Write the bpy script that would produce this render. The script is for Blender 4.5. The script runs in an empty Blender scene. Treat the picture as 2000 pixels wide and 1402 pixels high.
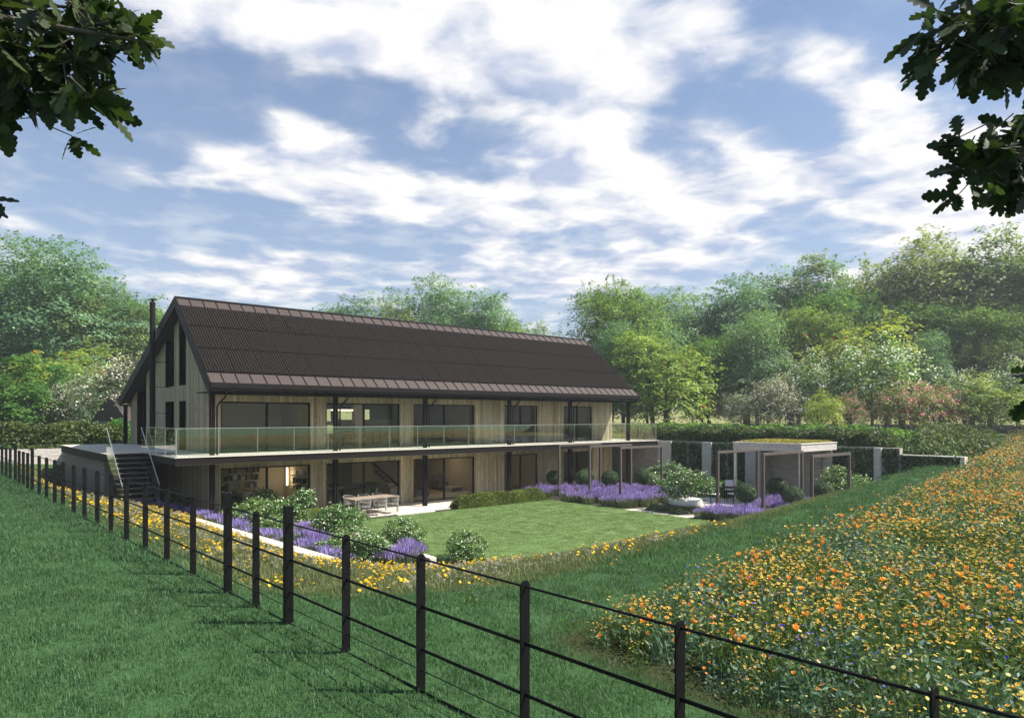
import bpy, math, random
import numpy as np
R = math.radians
sc = bpy.context.scene
COL = sc.collection
# ---------------------------------------------------------------- camera
# world axes: x runs along the house to the right and away, y runs across it, away; z=0 is the garden patio
EYE = 4.42
YAW = math.atan(1560/1345)
E1 = (math.sin(YAW), math.cos(YAW)); E2 = (-math.cos(YAW), math.sin(YAW))
cam = bpy.data.cameras.new('camera'); co = bpy.data.objects.new('camera', cam); COL.objects.link(co)
co.location = (0, 0, EYE)
co.rotation_euler = (R(90), 0, math.atan2(E2[1], E1[1]) - R(90))
cam.sensor_width = 36; cam.lens = 36*1345/2000
cam.shift_y = (813.5-701)/2000
cam.clip_start = .1; cam.clip_end = 3000
sc.camera = co
sc.view_settings.view_transform = 'Standard'; sc.view_settings.look = 'None'
sc.view_settings.exposure = 0.95; sc.view_settings.gamma = 1
# ---------------------------------------------------------------- sun and sky
SUN = np.array([1.0, -1, 1.78]); SUN = SUN/np.linalg.norm(SUN)
sl = bpy.data.lights.new('sun', 'SUN'); sl.energy = 5.0; sl.angle = R(.5); sl.color = (1, .93, .82)
so = bpy.data.objects.new('sun', sl); COL.objects.link(so); so.location = (20, -20, 50)
from mathutils import Vector, Matrix
so.rotation_euler = Vector(SUN).to_track_quat('Z', 'Y').to_euler()
SKY_STRENGTH = .066
HAZE = .0007
def build_world():
    w = bpy.data.worlds.new('World'); sc.world = w; w.use_nodes = True
    nt = w.node_tree; N = nt.nodes; L = nt.links
    bg = N['Background']; bg.inputs[1].default_value = SKY_STRENGTH
    sky = N.new('ShaderNodeTexSky'); sky.sky_type = 'NISHITA'; sky.sun_disc = False
    sky.sun_elevation = math.asin(SUN[2]); sky.sun_rotation = math.atan2(SUN[0], SUN[1])
    sky.air_density = 1.2; sky.dust_density = .7; sky.ozone_density = 2.6; sky.altitude = 100
    def m(op, a, b=None, c=None):
        n = N.new('ShaderNodeMath'); n.operation = op
        for i, v in enumerate((a, b, c)):
            if v is None: continue
            if isinstance(v, (int, float)): n.inputs[i].default_value = v
            else: L.new(v, n.inputs[i])
        return n.outputs[0]
    tc = N.new('ShaderNodeTexCoord'); sp = N.new('ShaderNodeSeparateXYZ'); L.new(tc.outputs['Generated'], sp.inputs[0])
    x, y, z = sp.outputs
    # azimuth measured in degrees clockwise from the view along the lawn, elevation in degrees
    fw = m('ADD', m('MULTIPLY', x, E1[1]), m('MULTIPLY', y, E2[1])); rt = m('ADD', m('MULTIPLY', x, E1[0]), m('MULTIPLY', y, E2[0]))
    az = m('MULTIPLY', m('ARCTAN2', rt, fw), 180/math.pi)
    el = m('MULTIPLY', m('ARCSINE', z), 180/math.pi)
    # cloud layer seen in perspective
    den = m('ADD', m('MAXIMUM', z, 0), .10)
    cx = m('DIVIDE', rt, den); cy = m('DIVIDE', fw, den)
    cb = N.new('ShaderNodeCombineXYZ'); L.new(cx, cb.inputs[0]); L.new(cy, cb.inputs[1])
    def noise(scale, detail, rough, sx=1, sy=1, off=(0, 0, 0), rot=0, dist=0):
        mp = N.new('ShaderNodeMapping'); L.new(cb.outputs[0], mp.inputs[0])
        mp.inputs['Scale'].default_value = (sx, sy, 1); mp.inputs['Location'].default_value = off; mp.inputs['Rotation'].default_value = (0, 0, rot)
        n = N.new('ShaderNodeTexNoise'); n.inputs['Scale'].default_value = scale; n.inputs['Detail'].default_value = detail
        n.inputs['Roughness'].default_value = rough; n.inputs['Distortion'].default_value = dist
        L.new(mp.outputs[0], n.inputs[0]); return n.outputs[0]
    n1 = noise(1.25, 8, .53, 1, 1.2, (3.1, 1.7, 0), -.25, .35)
    n2 = noise(4.2, 7, .54, 1, 1.05, (7.2, 2.2, 0), -.2, .3)
    n3 = noise(4.2, 7, .54, 1, 1.05, (7.33, 2.08, 0), -.2, .3)
    cov = m('ADD', m('MULTIPLY', m('SUBTRACT', n1, .5), 2.6), m('MULTIPLY', m('SUBTRACT', n2, .5), 1.35))
    # banks of cloud: (azimuth, elevation, half width, half height, weight)
    for a0, e0, sa, se, wt in CLOUDS:
        dx = m('DIVIDE', m('SUBTRACT', az, a0), sa); dy = m('DIVIDE', m('SUBTRACT', el, e0), se)
        g = m('EXPONENT', m('MULTIPLY', m('ADD', m('MULTIPLY', dx, dx), m('MULTIPLY', dy, dy)), -1))
        cov = m('ADD', cov, m('MULTIPLY', g, wt))
    a = N.new('ShaderNodeMapRange'); a.interpolation_type = 'SMOOTHSTEP'; L.new(cov, a.inputs[0])
    a.inputs[1].default_value = .0; a.inputs[2].default_value = .62; a.inputs[4].default_value = .97
    # thin veil near the horizon
    veil = m('MULTIPLY', m('EXPONENT', m('MULTIPLY', m('MAXIMUM', el, 0), -.055)), .88)
    alpha = m('SUBTRACT', 1, m('MULTIPLY', m('SUBTRACT', 1, a.outputs[0]), m('SUBTRACT', 1, veil)))
    sh = N.new('ShaderNodeMapRange'); L.new(m('ADD', m('ADD', m('MULTIPLY', n2, .55), m('MULTIPLY', m('SUBTRACT', n2, n3), 1.5)), m('MULTIPLY', cov, .30)), sh.inputs[0])
    sh.inputs[1].default_value = .12; sh.inputs[2].default_value = .72
    cr = N.new('ShaderNodeValToRGB'); L.new(sh.outputs[0], cr.inputs[0])
    K = 1/SKY_STRENGTH
    e = cr.color_ramp.elements
    e[0].color = (.27*K, .31*K, .41*K, 1); e[1].color = (.56*K, .55*K, .54*K, 1); e[1].position = 1
    tint = N.new('ShaderNodeMix'); tint.data_type = 'RGBA'; tint.blend_type = 'MULTIPLY'; tint.inputs[0].default_value = 1
    L.new(sky.outputs[0], tint.inputs['A']); tint.inputs['B'].default_value = SKY_TINT
    mx = N.new('ShaderNodeMix'); mx.data_type = 'RGBA'
    L.new(alpha, mx.inputs[0]); L.new(tint.outputs['Result'], mx.inputs['A']); L.new(cr.outputs[0], mx.inputs['B'])
    L.new(mx.outputs['Result'], bg.inputs[0])
SKY_TINT = (.95, 1.0, 1.06, 1)
def AE(px, py):
    k = (px-1000)/1345; v = (813.5-py)/1345
    return math.degrees(math.atan(k)), math.degrees(math.atan2(v, math.hypot(1, k)))
CLOUDS = []
for px, py, wx, wy, wt in [(1080, 90, 330, 110, 1.0), (760, 60, 250, 70, .7), (1180, 200, 130, 60, .6), (520, 20, 160, 45, .8),
        (560, 320, 200, 40, .75), (250, 330, 130, 28, .5), (640, 260, 180, 30, .5), (820, 400, 260, 38, .8), (1050, 310, 160, 60, .6), (1350, 380, 270, 75, .7),
        (1620, 130, 90, 50, .7), (1700, 190, 110, 40, .5), (1850, 330, 220, 90, .9), (1000, 520, 700, 55, .5), (1940, 480, 220, 110, 1.3), (450, 520, 160, 26, .35),
        (350, 190, 150, 60, -1.0), (380, 430, 260, 40, -.55), (1560, 250, 70, 60, -.5), (110, 350, 120, 140, -.6), (1500, 40, 60, 45, -.4), (680, 170, 120, 30, -.35), (960, 260, 110, 22, -.35), (760, 470, 120, 20, -.3)]:
    a, e = AE(px, py); s = math.cos(math.radians(a))
    CLOUDS.append((a, e, math.degrees(wx/1345)*s*s, math.degrees(wy/1345)*s, wt))
build_world()

# ---------------------------------------------------------------- helpers
def W(X, D):                      # metres to the right / ahead of the viewpoint -> world
    return (X*E1[0]+D*E1[1], X*E2[0]+D*E2[1])
def at(px, D):                    # bearing given as a pixel column of the 2000 px photograph, distance ahead in metres
    return W((px-1000)/1345*D, D)
def zat(py, D): return EYE-(py-813.5)*D/1345
def tag(o, label=None, cat=None, group=None, kind=None):
    if label: o['label'] = label
    if cat: o['category'] = cat
    if group: o['group'] = group
    if kind: o['kind'] = kind
    return o
def empty(name, loc=(0, 0, 0), rz=0, label=None, cat=None, group=None):
    o = bpy.data.objects.new(name, None); COL.objects.link(o); o.location = loc; o.rotation_euler = (0, 0, rz)
    return tag(o, label, cat, group)
def link(name, me, parent=None, mats=()):
    for m_ in mats: me.materials.append(m_)
    o = bpy.data.objects.new(name, me); COL.objects.link(o)
    if parent is not None: o.parent = parent
    return o
def copy_tree(o, parent=None):
    c = o.copy(); COL.objects.link(c)
    if parent is not None: c.parent = parent
    for ch in KIDS(o): copy_tree(ch, c)
    return c
def KIDS(o): return [x for x in list(bpy.data.objects) if x.parent == o]
def mesh_np(name, V, Fq=None, Ft=None, attrs=None, matidx=None, smooth=False):
    """V (n,3); Fq (m,4) quads; Ft (k,3) tris; attrs: {name: per vertex float}; matidx per face"""
    me = bpy.data.meshes.new(name)
    V = np.asarray(V, np.float32)
    nq = 0 if Fq is None else len(Fq); nt_ = 0 if Ft is None else len(Ft)
    loops = np.concatenate([np.asarray(Fq, np.int32).ravel() if nq else np.zeros(0, np.int32), np.asarray(Ft, np.int32).ravel() if nt_ else np.zeros(0, np.int32)])
    starts = np.concatenate([np.arange(nq)*4, nq*4+np.arange(nt_)*3]).astype(np.int32)
    me.vertices.add(len(V)); me.vertices.foreach_set('co', V.ravel())
    me.loops.add(len(loops)); me.loops.foreach_set('vertex_index', loops)
    me.polygons.add(nq+nt_); me.polygons.foreach_set('loop_start', starts)
    if matidx is not None: me.polygons.foreach_set('material_index', np.asarray(matidx, np.int32))
    if smooth: me.polygons.foreach_set('use_smooth', np.ones(nq+nt_, bool))
    me.update(calc_edges=True)
    for k, v in (attrs or {}).items():
        v = np.asarray(v, np.float32)
        if v.ndim == 1:
            at_ = me.attributes.new(k, 'FLOAT', 'POINT'); at_.data.foreach_set('value', v)
        else:
            at_ = me.attributes.new(k, 'FLOAT_VECTOR', 'POINT'); at_.data.foreach_set('vector', v.ravel())
    return me
class MB:
    """collects shapes into one mesh"""
    def __init__(s): s.v = []; s.f = []; s.a = []; s.n = 0; s.m = []; s.cm = 0; s.ca = .5; s.sm = []
    def add(s, verts, faces, smooth=False):
        b = s.n; s.v += [tuple(p) for p in verts]; s.n += len(verts); s.a += [s.ca]*len(verts)
        for f in faces: s.f.append(tuple(b+i for i in f)); s.m.append(s.cm); s.sm.append(smooth)
    def box(s, x0, x1, y0, y1, z0, z1, M=None):
        if x0 > x1: x0, x1 = x1, x0
        if y0 > y1: y0, y1 = y1, y0
        if z0 > z1: z0, z1 = z1, z0
        v = [(x0, y0, z0), (x1, y0, z0), (x1, y1, z0), (x0, y1, z0), (x0, y0, z1), (x1, y0, z1), (x1, y1, z1), (x0, y1, z1)]
        if M is not None: v = [tuple(M @ Vector(p)) for p in v]
        s.add(v, [(0, 3, 2, 1), (4, 5, 6, 7), (0, 1, 5, 4), (1, 2, 6, 5), (2, 3, 7, 6), (3, 0, 4, 7)])
    def prism(s, prof, axis, a, b):
        """profile of 2d points extruded along axis 'x','y' or 'z' from a to b"""
        n = len(prof)
        mk = {'x': lambda p, t: (t, p[0], p[1]), 'y': lambda p, t: (p[0], t, p[1]), 'z': lambda p, t: (p[0], p[1], t)}[axis]
        v = [mk(p, a) for p in prof]+[mk(p, b) for p in prof]
        ar = sum(prof[i][0]*prof[(i+1) % n][1]-prof[(i+1) % n][0]*prof[i][1] for i in range(n))
        sgn = (ar > 0) ^ (axis == 'y') ^ (b < a)
        f = [tuple(range(n-1, -1, -1)), tuple(range(n, 2*n))]+[(i, (i+1) % n, n+(i+1) % n, n+i) for i in range(n)]
        if not sgn: f = [tuple(reversed(q)) for q in f]
        s.add(v, f)
    def tube(s, pts, rad, seg=8, caps=True):
        pts = [Vector(p) for p in pts]
        if not isinstance(rad, (list, tuple)): rad = [rad]*len(pts)
        vs = []; up = Vector((0, 0, 1)); pr = None
        for i, p in enumerate(pts):
            d = (pts[min(i+1, len(pts)-1)]-pts[max(i-1, 0)]).normalized()
            if pr is None: pr = d.cross(up) if abs(d.z) < .95 else d.cross(Vector((1, 0, 0)))
            u = (pr-d*pr.dot(d)).normalized(); w_ = d.cross(u); pr = u
            for k in range(seg):
                t = 2*math.pi*k/seg; vs.append(p+(u*math.cos(t)+w_*math.sin(t))*rad[i])
        fs = []
        for i in range(len(pts)-1):
            for k in range(seg):
                a = i*seg+k; b = i*seg+(k+1) % seg; fs.append((a, b, b+seg, a+seg))
        s.add(vs, fs, True)
        if caps:
            n = len(pts)
            s.add(vs[:seg], [tuple(range(seg-1, -1, -1))]); s.add(vs[-seg:], [tuple(range(seg))])
    def lathe(s, prof, c=(0, 0, 0), seg=20):
        vs = [(c[0]+r*math.cos(2*math.pi*k/seg), c[1]+r*math.sin(2*math.pi*k/seg), c[2]+z) for r, z in prof for k in range(seg)]
        fs = [(i*seg+k, i*seg+(k+1) % seg, (i+1)*seg+(k+1) % seg, (i+1)*seg+k) for i in range(len(prof)-1) for k in range(seg)]
        s.add(vs, fs, True)
    def build(s, name, mats, parent=None, bevel=0):
        me = bpy.data.meshes.new(name); me.from_pydata(s.v, [], s.f)
        me.polygons.foreach_set('material_index', s.m); me.polygons.foreach_set('use_smooth', s.sm)
        at_ = me.attributes.new('v', 'FLOAT', 'POINT'); at_.data.foreach_set('value', s.a)
        me.update()
        if not isinstance(mats, (list, tuple)): mats = (mats,)
        o = link(name, me, parent, mats)
        if bevel:
            md = o.modifiers.new('b', 'BEVEL'); md.width = bevel; md.segments = 2; md.limit_method = 'ANGLE'
        return o
def box_obj(name, mat, parent, *b, bevel=0):
    m_ = MB(); m_.box(*b); return m_.build(name, mat, parent, bevel)

# ---------------------------------------------------------------- materials
MATS = {}
class NT:
    def __init__(s, name):
        s.m = bpy.data.materials.new(name); s.m.use_nodes = True; s.t = s.m.node_tree; s.N = s.t.nodes; s.b = s.N['Principled BSDF']; MATS[name] = s.m
        s.out = s.N['Material Output']
    def n(s, typ, **kw):
        k = s.N.new('ShaderNode'+typ)
        for a, b in kw.items(): setattr(k, a, b)
        return k
    def l(s, a, b): s.t.links.new(a, b)
    def mix(s, f, a, b, bt='MIX'):
        k = s.n('Mix', data_type='RGBA', blend_type=bt)
        for i, v in (('Factor', f), ('A', a), ('B', b)):
            sock = k.inputs[0] if i == 'Factor' else k.inputs[i]
            if isinstance(v, (int, float)): sock.default_value = v
            elif isinstance(v, (tuple, list)): sock.default_value = tuple(v)+((1,) if len(v) == 3 else ())
            else: s.l(v, sock)
        return k.outputs['Result']
    def noise(s, scale, detail=4, rough=.55, vec=None, sc3=None, out=0):
        k = s.n('TexNoise'); k.inputs['Scale'].default_value = scale; k.inputs['Detail'].default_value = detail; k.inputs['Roughness'].default_value = rough
        v = vec or s.obj()
        if sc3:
            mp = s.n('Mapping'); mp.inputs['Scale'].default_value = sc3; s.l(v, mp.inputs[0]); v = mp.outputs[0]
        s.l(v, k.inputs['Vector']); return k.outputs[out]
    def obj(s):
        if not hasattr(s, '_o'): s._o = s.n('TexCoord').outputs['Object']
        return s._o
    def ramp(s, f, stops):
        k = s.n('ValToRGB'); s.l(f, k.inputs[0]); e = k.color_ramp.elements
        while len(e) < len(stops): e.new(.5)
        for i, (p, c) in enumerate(stops):
            e[i].position = p; e[i].color = tuple(c)+(1,) if len(c) == 3 else c
        return k.outputs[0]
    def rng(s, f, a, b, c=0, d=1, smooth=False):
        k = s.n('MapRange'); s.l(f, k.inputs[0])
        if smooth: k.interpolation_type = 'SMOOTHSTEP'
        for i, v in enumerate((a, b, c, d)): k.inputs[i+1].default_value = v
        return k.outputs[0]
    def math(s, op, a, b=None):
        k = s.n('Math', operation=op)
        for i, v in enumerate((a, b)):
            if v is None: continue
            if isinstance(v, (int, float)): k.inputs[i].default_value = v
            else: s.l(v, k.inputs[i])
        return k.outputs[0]
    def attr(s, name): return s.n('Attribute', attribute_name=name).outputs['Fac']
    def bump(s, h, strength=.3, dist=.02):
        k = s.n('Bump'); k.inputs['Strength'].default_value = strength; k.inputs['Distance'].default_value = dist; s.l(h, k.inputs['Height']); s.l(k.outputs[0], s.b.inputs['Normal'])
    def set(s, col=None, rough=None, metal=None, spec=None):
        if col is not None:
            if isinstance(col, (tuple, list)): s.b.inputs['Base Color'].default_value = tuple(col)+(1,)
            else: s.l(col, s.b.inputs['Base Color'])
        if rough is not None:
            if isinstance(rough, (int, float)): s.b.inputs['Roughness'].default_value = rough
            else: s.l(rough, s.b.inputs['Roughness'])
        if metal is not None: s.b.inputs['Metallic'].default_value = metal
        if spec is not None: s.b.inputs['Specular IOR Level'].default_value = spec
        return s.m
def mat_plain(name, col, rough=.6, metal=0, var=.12, scale=6, spec=.5):
    t = NT(name); n = t.noise(scale, 5)
    c = t.mix(n, [x*(1-var) for x in col], [min(1, x*(1+var)) for x in col])
    r = t.rng(t.noise(scale*2.3, 4), .3, .7, max(.05, rough-.08), min(1, rough+.08))
    t.set(c, r, metal, spec); t.bump(t.noise(scale*9, 3), .08, .01); return t.m
def mat_leaf(name, dark, light, trans=.35, hv=.08, rough=.55, spec=.3):
    """leaf: colour varies leaf to leaf (attribute v) and plant to plant"""
    t = NT(name); v = t.attr('v')
    c = t.mix(v, dark, light)
    oi = t.n('ObjectInfo').outputs['Random']
    h = t.n('HueSaturation'); t.l(c, h.inputs['Color']); t.l(t.rng(oi, 0, 1, .5-hv*.35, .5+hv*.25), h.inputs['Hue']); t.l(t.rng(oi, 0, 1, 1.1, .9), h.inputs['Value'])
    t.set(h.outputs[0], rough, 0, spec)
    tr = t.n('BsdfTranslucent'); t.l(t.mix(1.0, h.outputs[0], (1.15, 1.25, .6), 'MULTIPLY'), tr.inputs[0])
    ms = t.n('MixShader'); ms.inputs[0].default_value = trans; t.l(t.b.outputs[0], ms.inputs[1]); t.l(tr.outputs[0], ms.inputs[2])
    t.l(ms.outputs[0], t.out.inputs[0]); return t.m
M = {}
M['steel'] = mat_plain('dark_bronze_steel', (.014, .0115, .011), .55, .0, .15, 3, .12)
M['fence'] = mat_plain('black_painted_iron', (.007, .007, .0075), .5, .0, .25, 8, .15)
M['zinc'] = mat_plain('brown_zinc', (.058, .044, .041), .6, .0, .12, 1.5, .25)
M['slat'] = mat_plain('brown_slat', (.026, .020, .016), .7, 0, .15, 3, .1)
M['pvdark'] = mat_plain('solar_glass', (.006, .005, .005), .6, 0, .2, 3, .08)
M['white_stone'] = mat_plain('pale_coping_stone', (.62, .58, .50), .75, 0, .08, 3)
M['membrane'] = mat_plain('dark_membrane', (.012, .011, .010), .9, 0, .1, 3, .1)
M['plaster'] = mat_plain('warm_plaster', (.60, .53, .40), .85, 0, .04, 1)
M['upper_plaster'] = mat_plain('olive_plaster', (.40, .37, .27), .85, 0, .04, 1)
M['intfloor'] = mat_plain('oak_floor', (.52, .43, .30), .4, 0, .15, 2)
M['sofa'] = mat_plain('grey_upholstery', (.50, .44, .36), .9, 0, .1, 12)
M['baize'] = mat_plain('blue_baize', (.05, .15, .30), .9, 0, .05, 12)
M['darkwood'] = mat_plain('dark_wood', (.035, .025, .02), .4, 0, .2, 4)
M['shelf'] = mat_plain('pale_shelf', (.55, .50, .42), .6, 0, .05, 4)
M['weave'] = mat_plain('grey_weave', (.30, .28, .26), .7, 0, .2, 20)
M['tabletop'] = mat_plain('brown_table_board', (.30, .235, .19), .5, 0, .15, 9)
M['lightmetal'] = mat_plain('brushed_steel', (.55, .55, .54), .3, .8, .05, 9)
M['pergola'] = mat_plain('taupe_steel', (.10, .085, .075), .55, 0, .08, 5, .25)
M['bark'] = mat_plain('bark', (.085, .065, .048), .9, 0, .4, 5)
M['palebark'] = mat_plain('pale_bark', (.22, .18, .14), .9, 0, .3, 6)
M['cushion'] = mat_plain('white_cushion', (.75, .74, .72), .85, 0, .04, 9)
M['soil'] = mat_plain('dark_soil', (.035, .026, .018), .95, 0, .5, 9)
M['gold'] = mat_plain('brass', (.5, .33, .12), .35, .7, .1, 9)
M['concrete_bowl'] = mat_plain('white_bowl', (.66, .66, .66), .6, 0, .05, 7)
def m_glass(name, tint, refl, ior=1.5):
    t = NT(name); t.N.remove(t.b)
    tr = t.n('BsdfTransparent'); tr.inputs[0].default_value = tint+(1,)
    gl = t.n('BsdfGlossy'); gl.inputs['Roughness'].default_value = .005; gl.inputs[0].default_value = (.95, 1, .97, 1)
    fr = t.n('Fresnel'); fr.inputs[0].default_value = ior
    bf = t.n('NewGeometry').outputs['Backfacing']   # the far face of the pane must not mirror from inside
    f = t.math('MULTIPLY', t.math('MINIMUM', t.math('ADD', fr.outputs[0], refl), 1), t.math('SUBTRACT', 1, bf))
    ms = t.n('MixShader'); t.l(f, ms.inputs[0]); t.l(tr.outputs[0], ms.inputs[1]); t.l(gl.outputs[0], ms.inputs[2]); t.l(ms.outputs[0], t.out.inputs[0]); return t.m
M['glass'] = m_glass('window_glass', (.95, .96, .94), .0, 1.36)
M['railglass'] = m_glass('balustrade_glass', (.95, .985, .965), .2)
def m_wood():
    t = NT('weathered_larch'); v = t.attr('v')
    wn = t.n('TexWhiteNoise', noise_dimensions='1D'); t.l(v, wn.inputs['W'])
    vec = t.n('VectorMath', operation='ADD'); t.l(t.obj(), vec.inputs[0])
    cb = t.n('CombineXYZ'); t.l(t.math('MULTIPLY', v, 37.0), cb.inputs[2]); t.l(t.math('MULTIPLY', v, 11.0), cb.inputs[0]); t.l(cb.outputs[0], vec.inputs[1])
    g = t.noise(2.2, 8, .65, vec.outputs[0], (16, 16, 1.1))
    g2 = t.noise(5, 5, .6, vec.outputs[0], (30, 30, .6))
    base = t.ramp(wn.outputs['Value'], [(0, (.22, .175, .10)), (.3, (.60, .51, .33)), (.5, (.34, .305, .205)), (.75, (.74, .61, .40)), (1, (.50, .47, .34))])
    c = t.mix(t.rng(g, .3, .72, 0, .75), base, (.12, .10, .065))
    c = t.mix(t.rng(t.noise(1.0, 4, .6, vec.outputs[0], (7, 7, .45)), .38, .62, 0, .55), c, (.15, .125, .075))
    c = t.mix(t.rng(g2, .52, .74, 0, .45), c, (.60, .53, .40))
    vo = t.n('TexVoronoi'); mp = t.n('Mapping'); mp.inputs['Scale'].default_value = (7, 7, 2.4); t.l(vec.outputs[0], mp.inputs[0]); t.l(mp.outputs[0], vo.inputs['Vector']); vo.inputs['Scale'].default_value = 1.0
    c = t.mix(t.rng(vo.outputs['Distance'], .06, .19, .9, 0), c, (.05, .034, .02))
    st = t.noise(.55, 3, .5, None, (1, 1, .6))
    c = t.mix(t.rng(st, .45, .8, 0, .25), c, (.46, .45, .38))
    t.set(c, .8, 0, .25); t.bump(t.math('ADD', g, t.math('MULTIPLY', vo.outputs['Distance'], .4)), .45, .006); return t.m
M['wood'] = m_wood()
def m_stone(name, c0, c1, mortar, sx=2.2, sz=11):
    """thin coursed walling: brick courses distorted so no two look alike"""
    t = NT(name)
    geo = t.n('NewGeometry'); sp = t.n('SeparateXYZ'); t.l(geo.outputs['Position'], sp.inputs[0])
    u = t.math('ADD', sp.outputs[0], sp.outputs[1]); cb = t.n('CombineXYZ'); t.l(u, cb.inputs[0]); t.l(sp.outputs[2], cb.inputs[1])
    wob = t.noise(3, 3, .5, cb.outputs[0], None, 1); mixv = t.n('VectorMath', operation='MULTIPLY_ADD'); t.l(wob, mixv.inputs[0]); mixv.inputs[1].default_value = (.05, .035, 0); t.l(cb.outputs[0], mixv.inputs[2])
    br = t.n('TexBrick'); t.l(mixv.outputs[0], br.inputs['Vector']); br.inputs['Scale'].default_value = 1; br.inputs['Brick Width'].default_value = .42; br.inputs['Row Height'].default_value = .075
    br.inputs['Mortar Size'].default_value = .007; br.inputs['Mortar Smooth'].default_value = .3; br.inputs['Bias'].default_value = 0
    br.inputs['Color1'].default_value = c0+(1,); br.inputs['Color2'].default_value = c1+(1,); br.inputs['Mortar'].default_value = mortar+(1,)
    br.offset = .37; br.squash = .7; br.squash_frequency = 3
    n = t.noise(9, 6, .65, cb.outputs[0]); c = t.mix(t.rng(n, .3, .7, 0, .55), br.outputs['Color'], tuple(x*.55 for x in c0))
    t.set(c, .85, 0, .2); t.bump(t.math('ADD', t.math('MULTIPLY', t.math('SUBTRACT', 1, br.outputs['Fac']), 1.0), t.math('MULTIPLY', n, .8)), .7, .03); return t.m
M['stone'] = m_stone('coursed_grey_stone', (.50, .46, .43), (.36, .33, .31), (.15, .14, .13))
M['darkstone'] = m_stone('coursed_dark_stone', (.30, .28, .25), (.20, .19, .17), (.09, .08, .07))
M['palestone'] = m_stone('coursed_pale_stone', (.72, .68, .64), (.58, .54, .51), (.34, .32, .30))
def m_patio():
    t = NT('cream_paving'); br = t.n('TexBrick'); t.l(t.obj(), br.inputs['Vector']); br.inputs['Scale'].default_value = 1
    br.inputs['Brick Width'].default_value = .9; br.inputs['Row Height'].default_value = .6; br.inputs['Mortar Size'].default_value = .006
    br.inputs['Color1'].default_value = (.66, .60, .49, 1); br.inputs['Color2'].default_value = (.60, .55, .46, 1); br.inputs['Mortar'].default_value = (.33, .3, .25, 1)
    n = t.noise(2.2, 6, .6); c = t.mix(t.rng(n, .35, .75, 0, .35), br.outputs['Color'], (.46, .42, .35)); t.set(c, .7, 0, .3); t.bump(t.noise(40, 4), .1, .01); return t.m
M['patio'] = m_patio()
def m_ground():
    t = NT('grassland')
    zone = t.n('Attribute', attribute_name='zone').outputs['Color']
    sp = t.n('SeparateXYZ'); t.l(zone, sp.inputs[0])    # x: rough olive bank, y: meadow soil, z: dry pale grass far away
    n = t.noise(.7, 6, .6); f = t.noise(22, 5, .7); f2 = t.noise(6, 5, .6)
    g = t.mix(n, (.040, .095, .036), (.060, .130, .048)); g = t.mix(t.rng(f, .3, .75, 0, .75), g, (.025, .058, .020))
    o = t.mix(f2, (.085, .115, .035), (.14, .16, .055)); o = t.mix(t.rng(f, .35, .7, 0, .7), o, (.035, .046, .014))
    d = t.mix(f2, (.30, .27, .13), (.17, .20, .07))
    s_ = t.mix(f, (.02, .024, .010), (.05, .055, .02))
    c = t.mix(sp.outputs[0], g, o); c = t.mix(sp.outputs[1], c, s_); c = t.mix(sp.outputs[2], c, d)
    t.set(c, .95, 0, .1); t.bump(t.math('ADD', f, f2), .6, .05); return t.m
M['ground'] = m_ground()
def m_lawn():
    t = NT('mown_lawn'); n = t.noise(.6, 5, .6); f = t.noise(55, 4, .75); f2 = t.noise(30, 4, .6)
    g = t.mix(n, (.115, .185, .062), (.150, .225, .082)); g = t.mix(t.rng(f, .35, .7, 0, .5), g, (.080, .135, .042)); g = t.mix(t.rng(f2, .5, .8, 0, .15), g, (.21, .28, .11))
    t.set(g, .9, 0, .15); t.bump(f, .3, .012); return t.m
M['lawn'] = m_lawn()
def m_water():
    t = NT('still_water'); t.set((.012, .02, .028), .03, 0, .8); t.bump(t.noise(5, 3), .04, .02); return t.m
M['water'] = m_water()

# ---------------------------------------------------------------- terrain
CREST = [(3.25, 400), (2.9, 25), (3.25, 9.3), (4.2, 8.0), (6, 7.3), (9, 7.4), (13.5, 8.0), (20, 8.9), (26.5, 10.2), (33, 11.3), (36.9, 11.6), (36.9, 44.4), (8.9, 44.4), (8.9, 45.5), (5, 45.5), (3.25, 45.5)]
TOE = [(9.6, 30), (9.8, 18.0), (10.8, 16.8), (13.8, 15.6), (18, 15.2), (25.3, 15.2), (27.5, 13.2), (31, 12.7), (36.55, 12.6), (36.55, 44.3), (6.4, 44.3), (6.4, 33), (8.4, 31.5)]
def seg_dist(P, poly):
    d = np.full(len(P), 1e9)
    A = np.array(poly, float); B = np.roll(A, -1, 0)
    for a, b in zip(A, B):
        ab = b-a; t = np.clip(((P-a)@ab)/(ab@ab+1e-12), 0, 1); q = a+t[:, None]*ab
        d = np.minimum(d, np.hypot(*(P-q).T))
    return d
def inside(P, poly):
    A = np.array(poly, float); B = np.roll(A, -1, 0); c = np.zeros(len(P), bool)
    for (x1, y1), (x2, y2) in zip(A, B):
        cond = (y1 > P[:, 1]) != (y2 > P[:, 1])
        with np.errstate(divide='ignore', invalid='ignore'):
            xi = (x2-x1)*(P[:, 1]-y1)/(y2-y1)+x1
        c ^= cond & (P[:, 0] < xi)
    return c
OUT = [(3.3, 45.5)]+[(2.9, 25), (3.2, 9.6)]+CREST[3:12]+[(8.9, 44.4), (8.9, 45.5)]
def smst(t): t = np.clip(t, 0, 1); return t*t*(3-2*t)
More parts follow.
